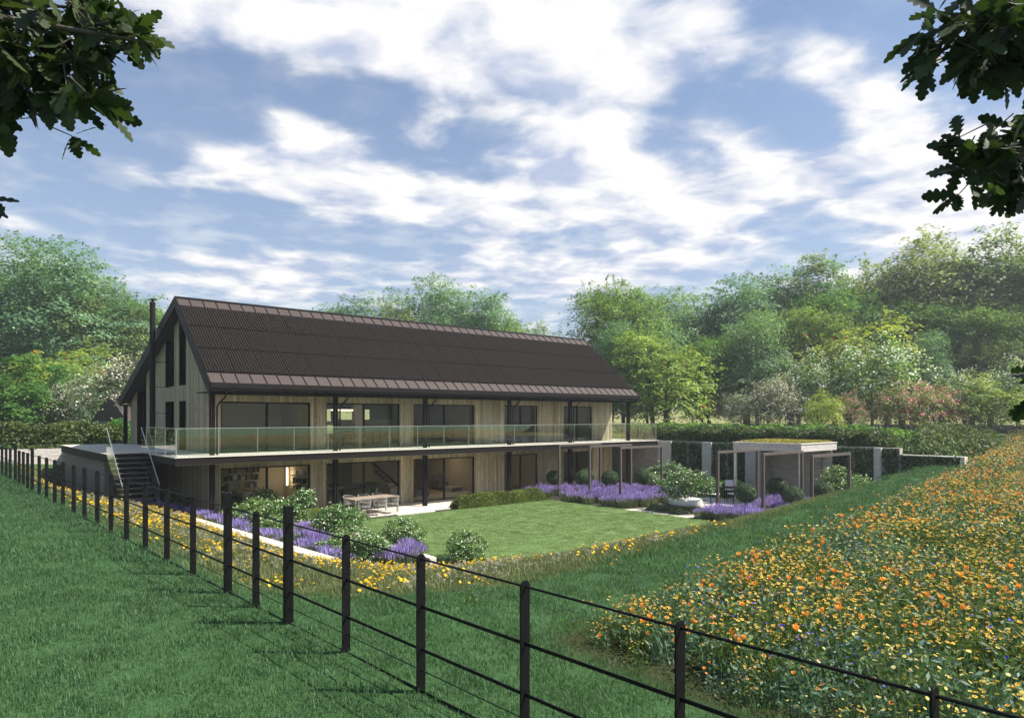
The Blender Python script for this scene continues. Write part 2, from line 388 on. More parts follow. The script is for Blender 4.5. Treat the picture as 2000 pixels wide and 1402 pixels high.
def height(P):
    P = np.atleast_2d(np.asarray(P, float)); x, y = P[:, 0], P[:, 1]
    fwd = x*E1[1]+y*E2[1]
    field = np.full(len(P), 2.02)
    up = np.maximum(smst((y-45.4)/.3), smst((x-36.6)/.2)*smst((y-12.2)/3.5))
    h = field+up*.86
    h = h+np.clip((fwd-60)/90, 0, 1)*1.6+np.clip((fwd-150)/300, 0, 1)*6
    h += .05*np.sin(x*.9+1)*np.sin(y*.7)*np.clip((np.hypot(x, y)-3)/5, 0, 1)*(fwd < 60)*(x > 3.3)
    ins = inside(P, OUT); inn = inside(P, TOE)
    idx = np.where(ins)[0]
    if len(idx):
        dt = np.where(inn[idx], 0, seg_dist(P[idx], TOE)); dc = seg_dist(P[idx], OUT)
        t = np.where(inn[idx], 0, dt/(dt+dc+1e-6)); t = t*.75+smst(t)*.25
        h[idx] = h[idx]*t
        h[idx[inn[idx]]] = 0
    return h
def axis(vals):
    out = []
    for a, b, s in vals: out += list(np.arange(a, b, s))
    return out
MEADOW = [(5.2, 5.1), (5.32, 5.23), (6.8, 5.45), (8.85, 5.89), (11.94, 6.03), (17.23, 6.87), (29.25, 8.91), (39.32, 10.65), (64.46, 15.46), (120, 10), (120, -20), (5.2, -6), (5.13, 2.8)]
def build_terrain():
    xs = np.array(sorted(set(np.round(axis([(-220, -40, 20), (-40, -6, 3), (-6, 2.6, .5), (2.6, 14, .25), (14, 36, .45), (36.2, 37.4, .1), (37.5, 60, 1.2), (60, 120, 6), (120, 261, 20)])+[8.6, 8.9, 9.0, 36.55, 36.9], 3))))
    ys = np.array(sorted(set(np.round(axis([(-120, -10, 10), (-10, 4, .7), (4, 19, .25), (19, 44, .5), (44, 46.2, .1), (46.5, 70, 1.5), (70, 140, 6), (140, 281, 20)])+[44.3, 44.4, 45.4, 45.5], 3))))
    X, Y = np.meshgrid(xs, ys); P = np.stack([X.ravel(), Y.ravel()], 1); Z = height(P)
    Z = np.where(inside(P, TOE), Z-.03, Z)
    nx = len(xs); ny = len(ys)
    i = np.arange(ny-1)[:, None]*nx+np.arange(nx-1)[None]; i = i.ravel()
    Fq = np.stack([i, i+1, i+nx+1, i+nx], 1)
    ins = inside(P, OUT); dC = seg_dist(P, OUT)
    olive = np.where(ins, smst(dC/.9), 0)
    md = inside(P, MEADOW); dm = seg_dist(P, MEADOW); meadow = np.where(md, 1, smst(1-dm/.4))
    fwd = P[:, 0]*E1[1]+P[:, 1]*E2[1]
    dry = np.clip((fwd-55)/25, 0, 1)*.9
    zone = np.stack([olive*(1-meadow), meadow*(1-dry), dry], 1)
    me = mesh_np('ground', np.column_stack([P, Z]), Fq, attrs={'zone': zone}, smooth=True)
    o = link('ground', me, None, (M['ground'],)); tag(o, kind='structure')
build_terrain()
def sheet(name, poly, z, th, mat, kind='structure'):
    m_ = MB(); m_.prism(poly, 'z', z-th, z); o = m_.build(name, mat); return tag(o, kind=kind)
sheet('lawn', [(12.2, 17.0), (14, 16.0), (17, 15.35), (21, 15.25), (25.3, 15.25), (25.3, 26.35), (12.2, 26.35)], .03, .06, M['lawn'])
sheet('patio', [(9.3, 27.15), (36.4, 27.15), (36.4, 30.1), (9.3, 30.1)], .014, .03, M['patio'])
sheet('path', [(25.35, 17.4), (36.4, 17.4), (36.4, 21.6), (28.4, 21.6), (28.4, 27.1), (25.35, 27.1)], .010, .03, M['patio'])
sheet('garden_path', [(10.0, 17.6), (11.3, 17.6), (11.6, 27.1), (10.3, 27.1)], .02, .04, M['patio'])
for nm_, pl_ in (('bed_soil', [(25.36, 27.3), (25.36, 21.4), (26.4, 21.0), (28.3, 21.4), (28.35, 29.2), (25.36, 29.2)]), ('bed_soil', [(25.36, 17.7), (25.36, 13.2), (28.4, 12.8), (28.45, 17.5)]), ('bed_soil', [(28.5, 28.3), (28.55, 21.2), (31.4, 20.7), (31.7, 28.6)])): sheet(nm_, pl_, .022, .03, M['soil'])
sheet('reflecting_pool_water', [(13.2, 26.42), (19.6, 26.42), (19.6, 27.08), (13.2, 27.08)], -.004, .02, M['water'])

# ---------------------------------------------------------------- the house
rnd = random.Random(4)
XL, XR, YF, YB = 9.2, 34.7, 30.15, 44.0        # outer faces of the walls
RX0, RX1 = 8.66, 35.15                          # verges
EY, EZ_, RY, RZ, BY, BZ = 28.25, 5.77, 33.1, 9.75, 44.45, 5.42
def roof_z(y): return EZ_+(RZ-EZ_)*(y-EY)/(RY-EY) if y < RY else RZ+(BZ-RZ)*(y-RY)/(BY-RY)
house = empty('house', (20, 34, 0), 0, 'long two storey timber clad house with solar panels on its dark pitched roof', 'house')
house.location = (0, 0, 0)
def clad(m_, u0, u1, z0, top, holes, to_world, pitch=.146):
    """vertical boards; holes are (u0,u1,z0,z1 or None for open top)"""
    n = max(1, round((u1-u0)/pitch)); p = (u1-u0)/n
    for i in range(n):
        a = u0+i*p; b = a+p-.010; m_.ca = rnd.random(); dj = rnd.uniform(0, .006)
        cuts = sorted({a, b}|{h for H in holes for h in H[:2] if a < h < b})
        for c0, c1 in zip(cuts, cuts[1:]):
            mid = (c0+c1)/2; spans = [(z0, None)]
            for H in holes:
                if H[0] <= mid <= H[1]:
                    new = []
                    for s0, s1 in spans:
                        if H[2] > s0+.01: new.append((s0, H[2]))
                        if H[3] is not None: new.append((H[3], s1))
                    spans = new
            for s0, s1 in spans:
                t0, t1 = (top(c0), top(c1)) if s1 is None else (s1, s1)
                if min(t0, t1) <= s0: continue
                v = [to_world(u, d, z) for d in (-.022-dj, -.002) for u, z in ((c0, s0), (c1, s0), (c1, t1), (c0, t0))]
                m_.add(v, [(0, 1, 2, 3), (4, 7, 6, 5), (0, 4, 5, 1), (1, 5, 6, 2), (2, 6, 7, 3), (3, 7, 4, 0)])
    m_.ca = .5
WIN = [(9.70, 13.73), (14.49, 18.52), (19.28, 23.31), (25.41, 28.06), (30.19, 32.84)]
HOLES_F = [(a, b, 2.9, 5.07) for a, b in WIN]; HOLES_G = [(a, b, .0, 2.23) for a, b in WIN]
# inner leaf of the walls (dark membrane), split round the openings
def leaf_wall(m_, u0, u1, z0, z1, holes, f, th=.25):
    us = sorted({u0, u1}|{h for H in holes for h in H[:2]})
    for a, b in zip(us, us[1:]):
        mid = (a+b)/2; segs = [(z0, z1)]
        for H in holes:
            if H[0] < mid < H[1]:
                segs = [s for q in segs for s in ((q[0], min(H[2], q[1])), (H[3], q[1])) if s[1]-s[0] > .01]
        for s0, s1 in segs: f(m_, a, b, s0, s1, th)
def front_seg(m_, a, b, s0, s1, th): m_.box(a, b, YF+.001, YF+th, s0, s1)
wl = MB(); clad(wl, XL, XR, 0.02, lambda u: 2.57, HOLES_G, lambda u, d, z: (u, YF+d, z)); clad(wl, XL, XR, 2.89, lambda u: 5.62, HOLES_F, lambda u, d, z: (u, YF+d, z))
wl.build('front_wall', M['wood'], house)
wi = MB(); leaf_wall(wi, XL, XR, 0, 2.57, HOLES_G, front_seg); leaf_wall(wi, XL, XR, 2.885, 5.7, HOLES_F, front_seg)
wi.build('inner_wall', M['plaster'], house)
wm = MB(); leaf_wall(wm, XL+.01, XR-.01, .03, 2.56, HOLES_G, lambda m_, a, b, s0, s1, th: m_.box(a, b, YF-.0015, YF+.0005, s0, s1)); leaf_wall(wm, XL+.01, XR-.01, 2.90, 5.6, HOLES_F, lambda m_, a, b, s0, s1, th: m_.box(a, b, YF-.0015, YF+.0005, s0, s1)); wm.build('backing', M['membrane'], house)
# gable wall towards the stairs
GH = [(33.25, 34.35, 2.9, 5.14), (35.16, 36.7, 2.9, 5.14), (33.25, 34.35, 5.86, None), (35.16, 36.7, 5.86, None), (40.4, 42.5, 2.9, None)]
def gtop(y): return roof_z(y)-.32
gw = MB(); clad(gw, YF, YB, 2.89, gtop, GH, lambda u, d, z: (XL+d, u, z)); clad(gw, YF, YB, .02, lambda u: 2.57, [], lambda u, d, z: (XL+d, u, z))
# timber linings of the deep openings
gw.ca = .3
for a, b, z0, z1 in GH:
    t = (lambda y: z1) if z1 else (lambda y: gtop(y)-.02)
    for yy, s in ((a, -1), (b, 1)):
        for k in range(3):
            gw.ca = rnd.random(); gw.box(XL+.005+k*.14, XL+.14+k*.14, yy, yy+s*.03, z0, t(yy))
    gw.ca = .5
gw.build('gable_wall', M['wood'], house)
gl = MB()
def gable_seg(m_, a, b, s0, s1):
    pr = [(a, s0), (b, s0), (b, s1(b)), (a, s1(a))]; m_.prism(pr, 'x', XL+.001, XL+.44)
ys = sorted({YF+.001, YB, RY}|{h for H in GH for h in H[:2]})
for a, b in zip(ys, ys[1:]):
    mid = (a+b)/2; gable_seg(gl, a, b, 0, lambda y: 2.57)
    if 33.25 < mid < 34.35 or 35.16 < mid < 36.7: gable_seg(gl, a, b, 5.14, lambda y: 5.86)
    elif not (40.4 < mid < 42.5): gable_seg(gl, a, b, 2.885, lambda y: gtop(y)-.01)
gl.build('gable_inner_wall', M['membrane'], house)
# far gable and back wall
fg = MB(); clad(fg, YF, YB, 2.89, gtop, [], lambda u, d, z: (XR-d, u, z)); clad(fg, YF, YB, .02, lambda u: 2.57, [], lambda u, d, z: (XR-d, u, z))
fg.build('far_gable_wall', M['wood'], house)
bk = MB(); pr = [(YF+.26, 2.885), (YB, 2.885), (YB, gtop(YB)), (RY, gtop(RY)), (YF+.26, gtop(YF+.26))]; bk.prism(pr, 'x', XR-.25, XR-.001)
pr = [(YF+.26, 0), (YB, 0), (YB, 2.57), (YF+.26, 2.57)]; bk.prism(pr, 'x', XR-.25, XR-.001)
REAR = [(15.2, 18.8, 3.2, 5.0), (19.4, 24.5, 3.2, 5.0), (26, 29.5, 3.6, 5.0)]
leaf_wall(bk, XL+.45, XR-.26, 2.885, 5.2, REAR, lambda m_, a, b, s0, s1, th: m_.box(a, b, YB-th, YB, s0, s1))
bk.box(XL+.45, XR-.26, YB-.25, YB, 0, 2.57)
bk.build('back_wall', M['plaster'], house)

# windows: frame, panes
def window_y(x0, x1, z0, z1, y, mull=(.5,), name='window'):
    f = MB(); t = .07; d0, d1 = y-.03, y+.06
    f.box(x0, x1, d0, d1, z0, z0+.05); f.box(x0, x1, d0, d1, z1-t, z1)
    f.box(x0, x0+t, d0+.002, d1, z0+.05, z1-t); f.box(x1-t, x1, d0+.002, d1, z0+.05, z1-t)
    xs_ = [x0+t]+[x0+(x1-x0)*q for q in mull]+[x1-t]
    for q in mull: f.box(x0+(x1-x0)*q-.045, x0+(x1-x0)*q+.045, d0+.004, d1-.01, z0+.05, z1-t)
    w = f.build(name, M['steel'], house)
    for a, b in zip(xs_, xs_[1:]):
        g = MB(); g.box(a+.0, b-.0, y+.012, y+.022, z0+.05, z1-t); g.build('pane', M['glass'], w)
    return w
for a, b in WIN:
    w_ = window_y(a, b, 0.0, 2.23, YF+.10); w_.name = 'sliding_door'
    w_ = window_y(a, b, 2.885, 5.07, YF+.10); w_.name = 'sliding_door'
def window_x(y0, y1, z0, top, x, mull=()):
    f = MB(); t = .06
    f.box(x-.02, x+.05, y0, y1, z0, z0+.05)
    for yy, s in ((y0, 1), (y1, -1)): f.prism([(yy, z0+.05), (yy+s*t, z0+.05), (yy+s*t, top(yy+s*t)), (yy, top(yy))], 'x', x-.02, x+.05)
    f.prism([(y0+t, top(y0+t)-t), (y1-t, top(y1-t)-t), (y1-t, top(y1-t)), (y0+t, top(y0+t))], 'x', x-.018, x+.048)
    for q in mull:
        ym = y0+(y1-y0)*q; f.prism([(ym-.04, z0+.05), (ym+.04, z0+.05), (ym+.04, top(ym+.04)-t), (ym-.04, top(ym-.04)-t)], 'x', x-.016, x+.046)
    w = f.build('window', M['steel'], house)
    g = MB(); g.prism([(y0+t, z0+.05), (y1-t, z0+.05), (y1-t, top(y1-t)-t), (y0+t, top(y0+t)-t)], 'x', x+.01, x+.02); g.build('pane', M['glass'], w)
for a, b, z0, z1 in GH:
    tp = (lambda y, z1=z1: z1) if z1 else (lambda y: gtop(y)-.04)
    window_x(a+.03, b-.03, z0-.01, tp, XL+.36, (.5,) if b > 42 else ())
for a, b, z0, z1 in REAR: w_ = window_y(a, b, z0, z1, YB-.12); w_.name = 'rear_window'

# roof
rf = MB()
prof = [(EY, EZ_), (RY, RZ), (BY, BZ), (BY, BZ-.24), (RY, RZ-.30), (EY+.02, EZ_-.24)]
rf.prism(prof[::-1], 'x', RX0+.05, RX1-.05)
roof = rf.build('roof', M['zinc'], house)
sm_ = MB(); SH = (RX1-RX0)/46
ux, uz = (RY-EY), (RZ-EZ_); ln = math.hypot(ux, uz); ny, nz = -uz/ln, ux/ln
def on_roof(x, t, h): return (x, EY+ux*t+ny*h, EZ_+uz*t+nz*h)
def roof_box(m_, x0, x1, t0, t1, h0, h1):
    v = [on_roof(x, t, h) for h in (h0, h1) for x, t in ((x0, t0), (x1, t0), (x1, t1), (x0, t1))]
    m_.add(v, [(3, 2, 1, 0), (4, 5, 6, 7), (0, 1, 5, 4), (1, 2, 6, 5), (2, 3, 7, 6), (3, 0, 4, 7)])
for i in range(47):
    x = RX0+i*SH; roof_box(sm_, max(x-.012, RX0+.051), min(x+.012, RX1-.051), .0, .999, .0, .035)
sm_.build('standing_seams', M['steel'], roof)
cp = MB()
for s0, s1 in ((-.0, .012),): roof_box(cp, RX0, RX1, .985, 1.003, .036, .05)
cp.build('ridge_cap', M['steel'], roof)
# raked barge boards at both verges
for x0, x1 in ((RX0-.0, RX0+.05), (RX1-.05, RX1)):
    b_ = MB()
    pr = [(EY-.03, EZ_-.36), (EY-.03, EZ_+.02), (RY, RZ+.055), (RY, RZ-.45), (EY+.25, EZ_-.36)]
    b_.prism(pr[::-1] if False else pr, 'x', x0, x1)
    pr = [(RY+.002, RZ+.055), (BY+.03, BZ+.05), (BY+.03, BZ-.34), (BY-.35, BZ-.34), (RY+.002, RZ-.45)]
    b_.prism(pr, 'x', x0, x1); b_.build('barge_board', M['steel'], roof)
so_ = MB(); so_.box(RX0+.06, RX1-.06, EY+.03, YF-.03, 5.38, 5.43); so_.box(RX0+.06, RX1-.06, EY+.16, EY+.34, 5.30, 5.379); so_.build('soffit', M['steel'], roof)
so2 = MB(); so2.box(RX0+.06, RX1-.06, YB+.03, BY-.02, 5.04, 5.10); so2.build('rear_soffit', M['steel'], roof)
# solar panels with slatted faces: 23 x 3, one mesh
pm = MB(); pw = SH*2; pt = (.888-.10)/3
pm.cm = 0; roof_box(pm, .022, pw-.022, .004, pt-.004, .036, .055)
pm.cm = 1
for k in range(10):
    x = .045+k*(pw-.09)/9.3; roof_box(pm, x, x+.034, .008, pt-.008, .0555, .085)
pm.cm = 2; pm_o = None
base = pm.build('solar_panel', (M['pvdark'], M['slat'], M['steel']), roof)
for r_ in range(3):
    for c_ in range(23):
        o = base if (r_ == 0 and c_ == 0) else base.copy()
        if o is not base: COL.objects.link(o); o.parent = roof
        o.location = (RX0+c_*pw, ux*(.10+r_*pt), uz*(.10+r_*pt))
# gutter and downpipes
g_ = MB(); g_.box(RX0+.02, RX1-.02, EY-.13, EY-.005, 5.55, 5.775); g_.box(RX0+.02, RX1-.02, EY-.10, EY-.005, 5.47, 5.549)
g_.build('gutter', M['steel'], roof, bevel=.012)
POSTX = [8.87, 14.19, 18.98, 24.46, 29.2, 34.5]
for i, x in enumerate(POSTX):
    p = MB()
    for s in (-.075, .025): p.box(x+s, x+s+.05, 28.5, 28.7, 2.882, 5.38)
    p.box(x-.105, x+.105, 28.56, 28.64, 2.97, 5.378); p.build('column', M['steel'], house)
    if i < 5:
        p = MB(); p.tube([(x+.42, 28.2, 5.50), (x+.42, 28.2, 5.28), (x+.38, 28.3, 5.16), (x+.2, 28.42, 4.94), (x+.15, 28.46, 4.82), (x+.15, 28.46, 2.9)], .036, 10); p.build('downpipe', M['steel'], house)
    p = MB()
    for s in (-.085, .025): p.box(x+s, x+s+.06, 28.5, 28.72, .015, 2.57)
    p.box(x-.105, x+.105, 28.57, 28.65, .08, 2.569); p.build('column', M['steel'], house)
p = MB(); p.box(8.75, 8.93, 43.5, 43.68, 2.885, 5.10); p.build('column', M['steel'], house)
# deck between the storeys
dk = MB()
dk.prism([(7.3, 27.8), (36.55, 27.8), (36.55, 30.14), (9.19, 30.14), (9.19, 44.2), (7.3, 44.2)], 'z', 2.58, 2.855); dk.build('deck_frame', M['steel'], house)
dk = MB(); dk.prism([(7.27, 27.76), (36.59, 27.76), (36.59, 30.12), (9.17, 30.12), (9.17, 44.2), (7.27, 44.2)], 'z', 2.856, 2.885); dk.build('deck_paving', M['white_stone'], house)
dk = MB(); dk.box(34.73, 36.55, 30.142, 44.2, 2.58, 2.884); dk.build('side_terrace', M['white_stone'], house)
dk = MB(); dk.prism([(7.36, 27.86), (36.5, 27.86), (36.5, 30.12), (7.36, 30.12)], 'z', 2.565, 2.5795); dk.build('deck_bounce_sheet', M['white_stone'], house)  # unseen pale sheet added under the deck to bounce light onto the lower wall
# glass balustrades
def rail(pts, n, name='balustrade', h=1.10, z=2.86):
    root = MB()
    (x0, y0), (x1, y1) = pts; L = math.hypot(x1-x0, y1-y0); a = math.atan2(y1-y0, x1-x0)
    Mx = Matrix.Translation((x0, y0, z)) @ Matrix.Rotation(a, 4, 'Z')
    root.box(0, L, -.012, .012, h, h+.022, Mx)
    for k in range(n+1): root.box(k*L/n-.008, k*L/n+.008, -.011, .011, 0.03, h-.001, Mx)
    root.box(0, L, -.03, .03, .026, .05, Mx)
    r_ = root.build(name, M['lightmetal'], house)
    for k in range(n):
        g = MB(); g.box(k*L/n+.012, (k+1)*L/n-.012, -.006, .006, .051, h-.002, Mx); g.build('glass_panel', M['railglass'], r_)
rail([(7.36, 27.88), (36.45, 27.88)], 19); rail([(7.36, 27.96), (7.36, 32.4)], 3); rail([(36.48, 27.96), (36.48, 33.2)], 4)
# chimney flue on the gable
ch = MB(); ch.tube([(8.42, 35.9, 2.89), (8.42, 35.9, 9.85)], .125, 20); flue = ch.build('chimney', M['steel'], house)
c_ = MB(); c_.tube([(8.42, 35.9, 9.851), (8.42, 35.9, 9.96)], .05, 10); c_.lathe([(.0, 10.03), (.19, 9.97), (.19, 9.955), (0, 9.955)], (8.42, 35.9, 0), 20); c_.build('cap', M['steel'], flue)
for z in (3.3, 4.55, 5.8, 7.0): c_ = MB(); c_.box(8.5, XL-.02, 35.865, 35.88, z+.01, z+.035); c_.tube([(8.42, 35.9, z), (8.42, 35.9, z+.05)], .14, 20); c_.build('bracket', M['steel'], flue)
# raised terrace and stair at the gable end
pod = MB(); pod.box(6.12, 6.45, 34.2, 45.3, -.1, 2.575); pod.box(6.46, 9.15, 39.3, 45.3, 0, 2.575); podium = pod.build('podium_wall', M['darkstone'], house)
pod = MB(); pod.box(5.86, 7.26, 32.7, 44.4, 2.856, 2.884); pod.build('podium_paving', M['patio'], house)
pod = MB()
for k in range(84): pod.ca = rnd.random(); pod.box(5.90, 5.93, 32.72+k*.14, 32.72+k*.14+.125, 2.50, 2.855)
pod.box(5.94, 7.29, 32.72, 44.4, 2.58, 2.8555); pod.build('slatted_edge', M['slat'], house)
st = empty('stair', (0, 0, 0)); st.parent = house
for k in range(11):
    z = 2.66-k*.19; y = 32.45-k*.25
    box_obj('tread', M['pergola'], st, 5.95, 7.22, y-.30, y, z, z+.045, bevel=.004)
for x in (5.93, 7.24):
    s_ = MB(); v = [(32.72, 2.86), (32.72, 2.56), (29.75, .32), (29.75, .62)]; s_.prism(v, 'x', x-.012, x+.012); s_.build('stringer', M['steel'], st)
    s_ = MB(); s_.prism([(32.7, 2.90), (32.7, 3.95), (29.8, 1.72), (29.8, .66)], 'x', x-.006, x+.006); gp = s_.build('glass_panel', M['railglass'], st)
    s_ = MB(); s_.tube([(x, 32.72, 3.97), (x, 29.78, 1.73)], .02, 8); s_.build('handrail', M['lightmetal'], gp)

# ---- interiors (each room built behind its glass)
PL = M['plaster']
rm = MB()
rm.box(XL+.45, XR-.26, YF+.26, 38.0, -.03, .004); rm.build('ground_floor_boards', M['intfloor'], house)
rm = MB(); rm.box(XL+.45, XR-.26, YF+.26, YB-.26, 2.56, 2.575); rm.box(XL+.45, XR-.26, YF+.26, YB-.26, 5.18, 5.24); rm.build('ceiling', PL, house)
rm = MB(); rm.box(XL+.45, XR-.26, YF+.26, YB-.26, 2.576, 2.886); rm.build('upper_floor', M['intfloor'], house)
rm = MB(); rm.box(XL+.45, 14.0, 33.9, 34.0, .005, 2.559); rm.box(14.1, 24.4, 37.9, 38.0, .005, 2.559); rm.box(24.5, XR-.26, 34.2, 34.3, .005, 2.559)
rm.box(14.0, 14.1, YF+.26, 38, .005, 2.559); rm.box(24.4, 24.5, YF+.26, 38, .005, 2.559); rm.box(29.0, 29.1, YF+.26, 34.2, .005, 2.559)
rm.box(18.9, 20.3, 36.0, 36.1, .005, 2.559)
rm.build('ground_floor_partitions', PL, house)
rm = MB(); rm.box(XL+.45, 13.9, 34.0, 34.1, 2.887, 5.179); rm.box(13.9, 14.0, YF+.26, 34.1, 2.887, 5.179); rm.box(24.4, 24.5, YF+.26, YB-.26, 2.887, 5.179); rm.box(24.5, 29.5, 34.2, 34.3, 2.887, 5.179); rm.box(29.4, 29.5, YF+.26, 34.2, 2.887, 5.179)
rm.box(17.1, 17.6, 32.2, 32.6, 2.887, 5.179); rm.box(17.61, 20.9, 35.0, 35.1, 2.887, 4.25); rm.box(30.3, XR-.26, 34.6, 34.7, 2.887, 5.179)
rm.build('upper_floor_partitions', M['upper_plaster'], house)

def Yp(px, y):
    k = (px-1000)/1345; bx = k*E1[0]+E1[1]; by = k*E2[0]+E2[1]; D = y/by; return bx*D, D
# shelves and books in the left room
for n_, c_ in (('book_red', (.35, .06, .04)), ('book_cream', (.6, .55, .42)), ('book_dark', (.04, .04, .045)), ('book_blue', (.08, .12, .16)), ('book_tan', (.35, .22, .12))): M[n_] = mat_plain(n_, c_, .7)
BOOKS = []
def shelves(pxa, pxb, pys, y, label, cat='bookshelf'):
    xa, Da = Yp(pxa, y); xb, Db = Yp(pxb, y); s = MB(); zs = [zat(py, (Da+Db)/2) for py in pys]
    for z in zs: s.box(xa, xb, y-.28, y-.0, z-.045, z)
    s.box(xa, xb, y-.02, y-.001, zs[-1]-.05, zs[0]+.02)
    o = s.build('bookshelf', M['shelf']); tag(o, label, cat); return o, xa, xb, zs
r5 = random.Random(9)
_, xa, xb, zl = shelves(436, 505, (922.5, 937, 952), 33.85, 'long pale wall shelves with books above the armchair in the left ground floor room')
zr = [1.60, 1.26, .92]; m_ = MB()
for z in zr: m_.box(13.70, 13.985, 30.95, 32.25, z-.045, z)
m_.box(13.985, 13.998, 30.95, 32.25, zr[-1]-.05, zr[0]+.3); tag(m_.build('bookshelf', M['shelf']), 'short pale wall shelves near the right frame of the left ground floor window', 'bookshelf')
for long_, li, z, a, e in [(1, i, z, xa+.06, xb-.1) for i, z in enumerate(zl)]+[(0, i, z, 0, 1.2) for i, z in enumerate(zr)]:
    nb_ = 0
    while a < e:
        if r5.random() < ((.82 if li else .35) if long_ else (0, .25, .8)[li]):
            w = r5.uniform(.035, .075); h = r5.uniform(.18, .28); key = r5.choice(['book_red', 'book_cream', 'book_cream', 'book_dark', 'book_blue', 'book_tan', 'book_dark']); m_ = MB()
            if long_: m_.box(a, a+w-.004, 33.62, 33.8, z+.001, z+h)
            else: m_.box(13.74, 13.93, 32.22-a-w+.004, 32.22-a, z+.001, z+h*.9)
            nb_ += 1; a += w; o_ = ('leftmost', 'second', 'third', 'fourth', 'fifth', 'sixth', 'seventh', 'eighth', 'ninth', 'tenth', 'eleventh', 'twelfth', 'thirteenth', 'fourteenth', 'fifteenth', 'sixteenth', 'seventeenth', 'eighteenth', 'nineteenth', 'twentieth', 'twenty-first', 'twenty-second', 'twenty-third', 'twenty-fourth', 'twenty-fifth', 'twenty-sixth', 'twenty-seventh', 'twenty-eighth', 'twenty-ninth', 'thirtieth')[min(nb_, 30)-1]
            tag(m_.build('book', M[key]), f"{key[5:]} book, {o_} of those on the {('top', 'middle', 'bottom')[li]} {'long' if long_ else 'short'} wall shelf", 'book', 'books on the wall shelves')
        else: a += r5.uniform(.08, .3)
for px, py, r_, lab in ((458, 932, .12, 'round pale plate standing on the middle wall shelf'), (474, 934, .08, 'small round dish leaning on the middle wall shelf')):
    x, D = Yp(px, 33.7); z = zat(937, D)+r_+.002; v = MB(); v.tube([(x, 33.6, z), (x, 33.63, z), (x, 33.635, z)], [r_, r_, r_*.7], 24); tag(v.build('plate', M['cushion']), lab, 'plate')
for y, z, lab in ((31.9, 1.603, 'rounded white vase at the left of the top short shelf'), (31.3, 1.603, 'white vase at the right of the top short shelf'), (32.0, 1.263, 'white vase at the left of the middle short shelf'), (31.2, 1.263, 'white vase at the right of the middle short shelf')):
    v = MB(); v.lathe([(.0, 0), (.07, 0), (.09, .12), (.04, .2), (.05, .24), (0, .24)], (13.84, y, z), 14); tag(v.build('vase', M['cushion']), lab, 'vase')
cb_ = MB(); cb_.box(13.52, 13.98, 30.95, 32.25, .006, .62); tag(cb_.build('cabinet', M['shelf']), 'pale low cabinet under the short wall shelves of the left room', 'cabinet')
def m_lit(name, st):
    t = NT(name); t.set((.9, .8, .6), .8); t.b.inputs['Emission Color'].default_value = (1, .80, .52, 1); t.b.inputs['Emission Strength'].default_value = st; return t.m
M['lit_tube'] = m_lit('lit_lamp_tube', 7); M['added_glow'] = m_lit('shade_with_added_glow', 1.6)  # glow of the pendants and right-hand floor lamp is added to brighten the rooms
def lamp_floor(px, y, lab, h=1.9):
    x, D = Yp(px, y); x = min(x, 13.75) if px < 600 else x; t = empty('floor_lamp', (x, y, .006), 0, lab, 'floor lamp')
    m_ = MB(); m_.tube([(0, 0, 0), (0, 0, h)], .02, 10); m_.build('pole', M['gold'], t)
    m_ = MB(); m_.tube([(0, 0, 0), (0, 0, .03)], .15, 20); m_.build('base', M['gold'], t)
    m_ = MB(); m_.tube([(0, 0, h*.55), (0, 0, h)], .035, 10); m_.build('lamp_shade', M['lit_tube'], t)
lamp_floor(573, 32.9, 'slim brass floor lamp standing left of the cabinet in the left room'); lamp_floor(905, 34.0, 'thin floor lamp standing right of the grey sofa', 1.7)
def sofa(name, loc, rz, w, lab, cat='sofa', mat='sofa'):
    t = empty(name, loc, rz, lab, cat)
    def c(n, *b): return box_obj(n, M[mat], t, *b, bevel=.05)
    c('seat', -w/2+.16, w/2-.16, -.42, .28, .12, .44); c('backrest', -w/2+.16, w/2-.16, .29, .50, .10, .82)
    for s in (-1, 1): c('armrest', s*(w/2-.15), s*w/2, -.45, .50, .10, .62)
    k = max(1, round(w/.9))
    for i in range(k):
        a = -w/2+.2+i*(w-.4)/k; m_ = MB(); m_.box(a+.02, a+(w-.4)/k-.02, .0, .17, 0, .42, Matrix.Translation((0, .10, .45)) @ Matrix.Rotation(R(-12), 4, 'X')); m_.build('cushion', M[mat], t, bevel=.06)
    for sx in (-1, 1):
        for sy in (-.35, .42): box_obj('leg', M['darkwood'], t, sx*(w/2-.1)-.025, sx*(w/2-.1)+.025, sy-.025, sy+.025, 0, .118)
x, D = Yp(757, 33.4); sofa('sofa', (x, 33.4, .006), R(90), 2.2, 'pale beige sofa seen from behind next to the staircase indoors')
x, D = Yp(884, 34.6); sofa('sofa', (x, 34.6, .006), 0, 2.6, 'dark grey sofa with loose cushions behind the third ground floor door', mat='darksofa') if M.setdefault('darksofa', mat_plain('charcoal_upholstery', (.22, .19, .18), .9)) else 0
x, D = Yp(818, 32.4); t = empty('footstool', (x, 32.4, .006), 0, 'low dark grey footstool by the left frame of the third ground floor door', 'footstool'); box_obj('cushion', M['darksofa'], t, -.5, .5, -.4, .4, .13, .42, bevel=.05); box_obj('base', M['darkwood'], t, -.45, .45, -.35, .35, 0, .129)
x, D = Yp(483, 32.6); sofa('armchair', (x, 32.6, .006), R(-25), .95, 'pale armchair in the left ground floor room behind the bushes', 'armchair', 'cushion')
x, D = Yp(480, 33.8); v = MB(); v.tube([(x, 33.8, 1.02), (x, 33.84, 1.02)], .27, 30); tag(v.build('mirror', M['gold']), 'round brass disc on the wall beneath the long shelves', 'mirror')
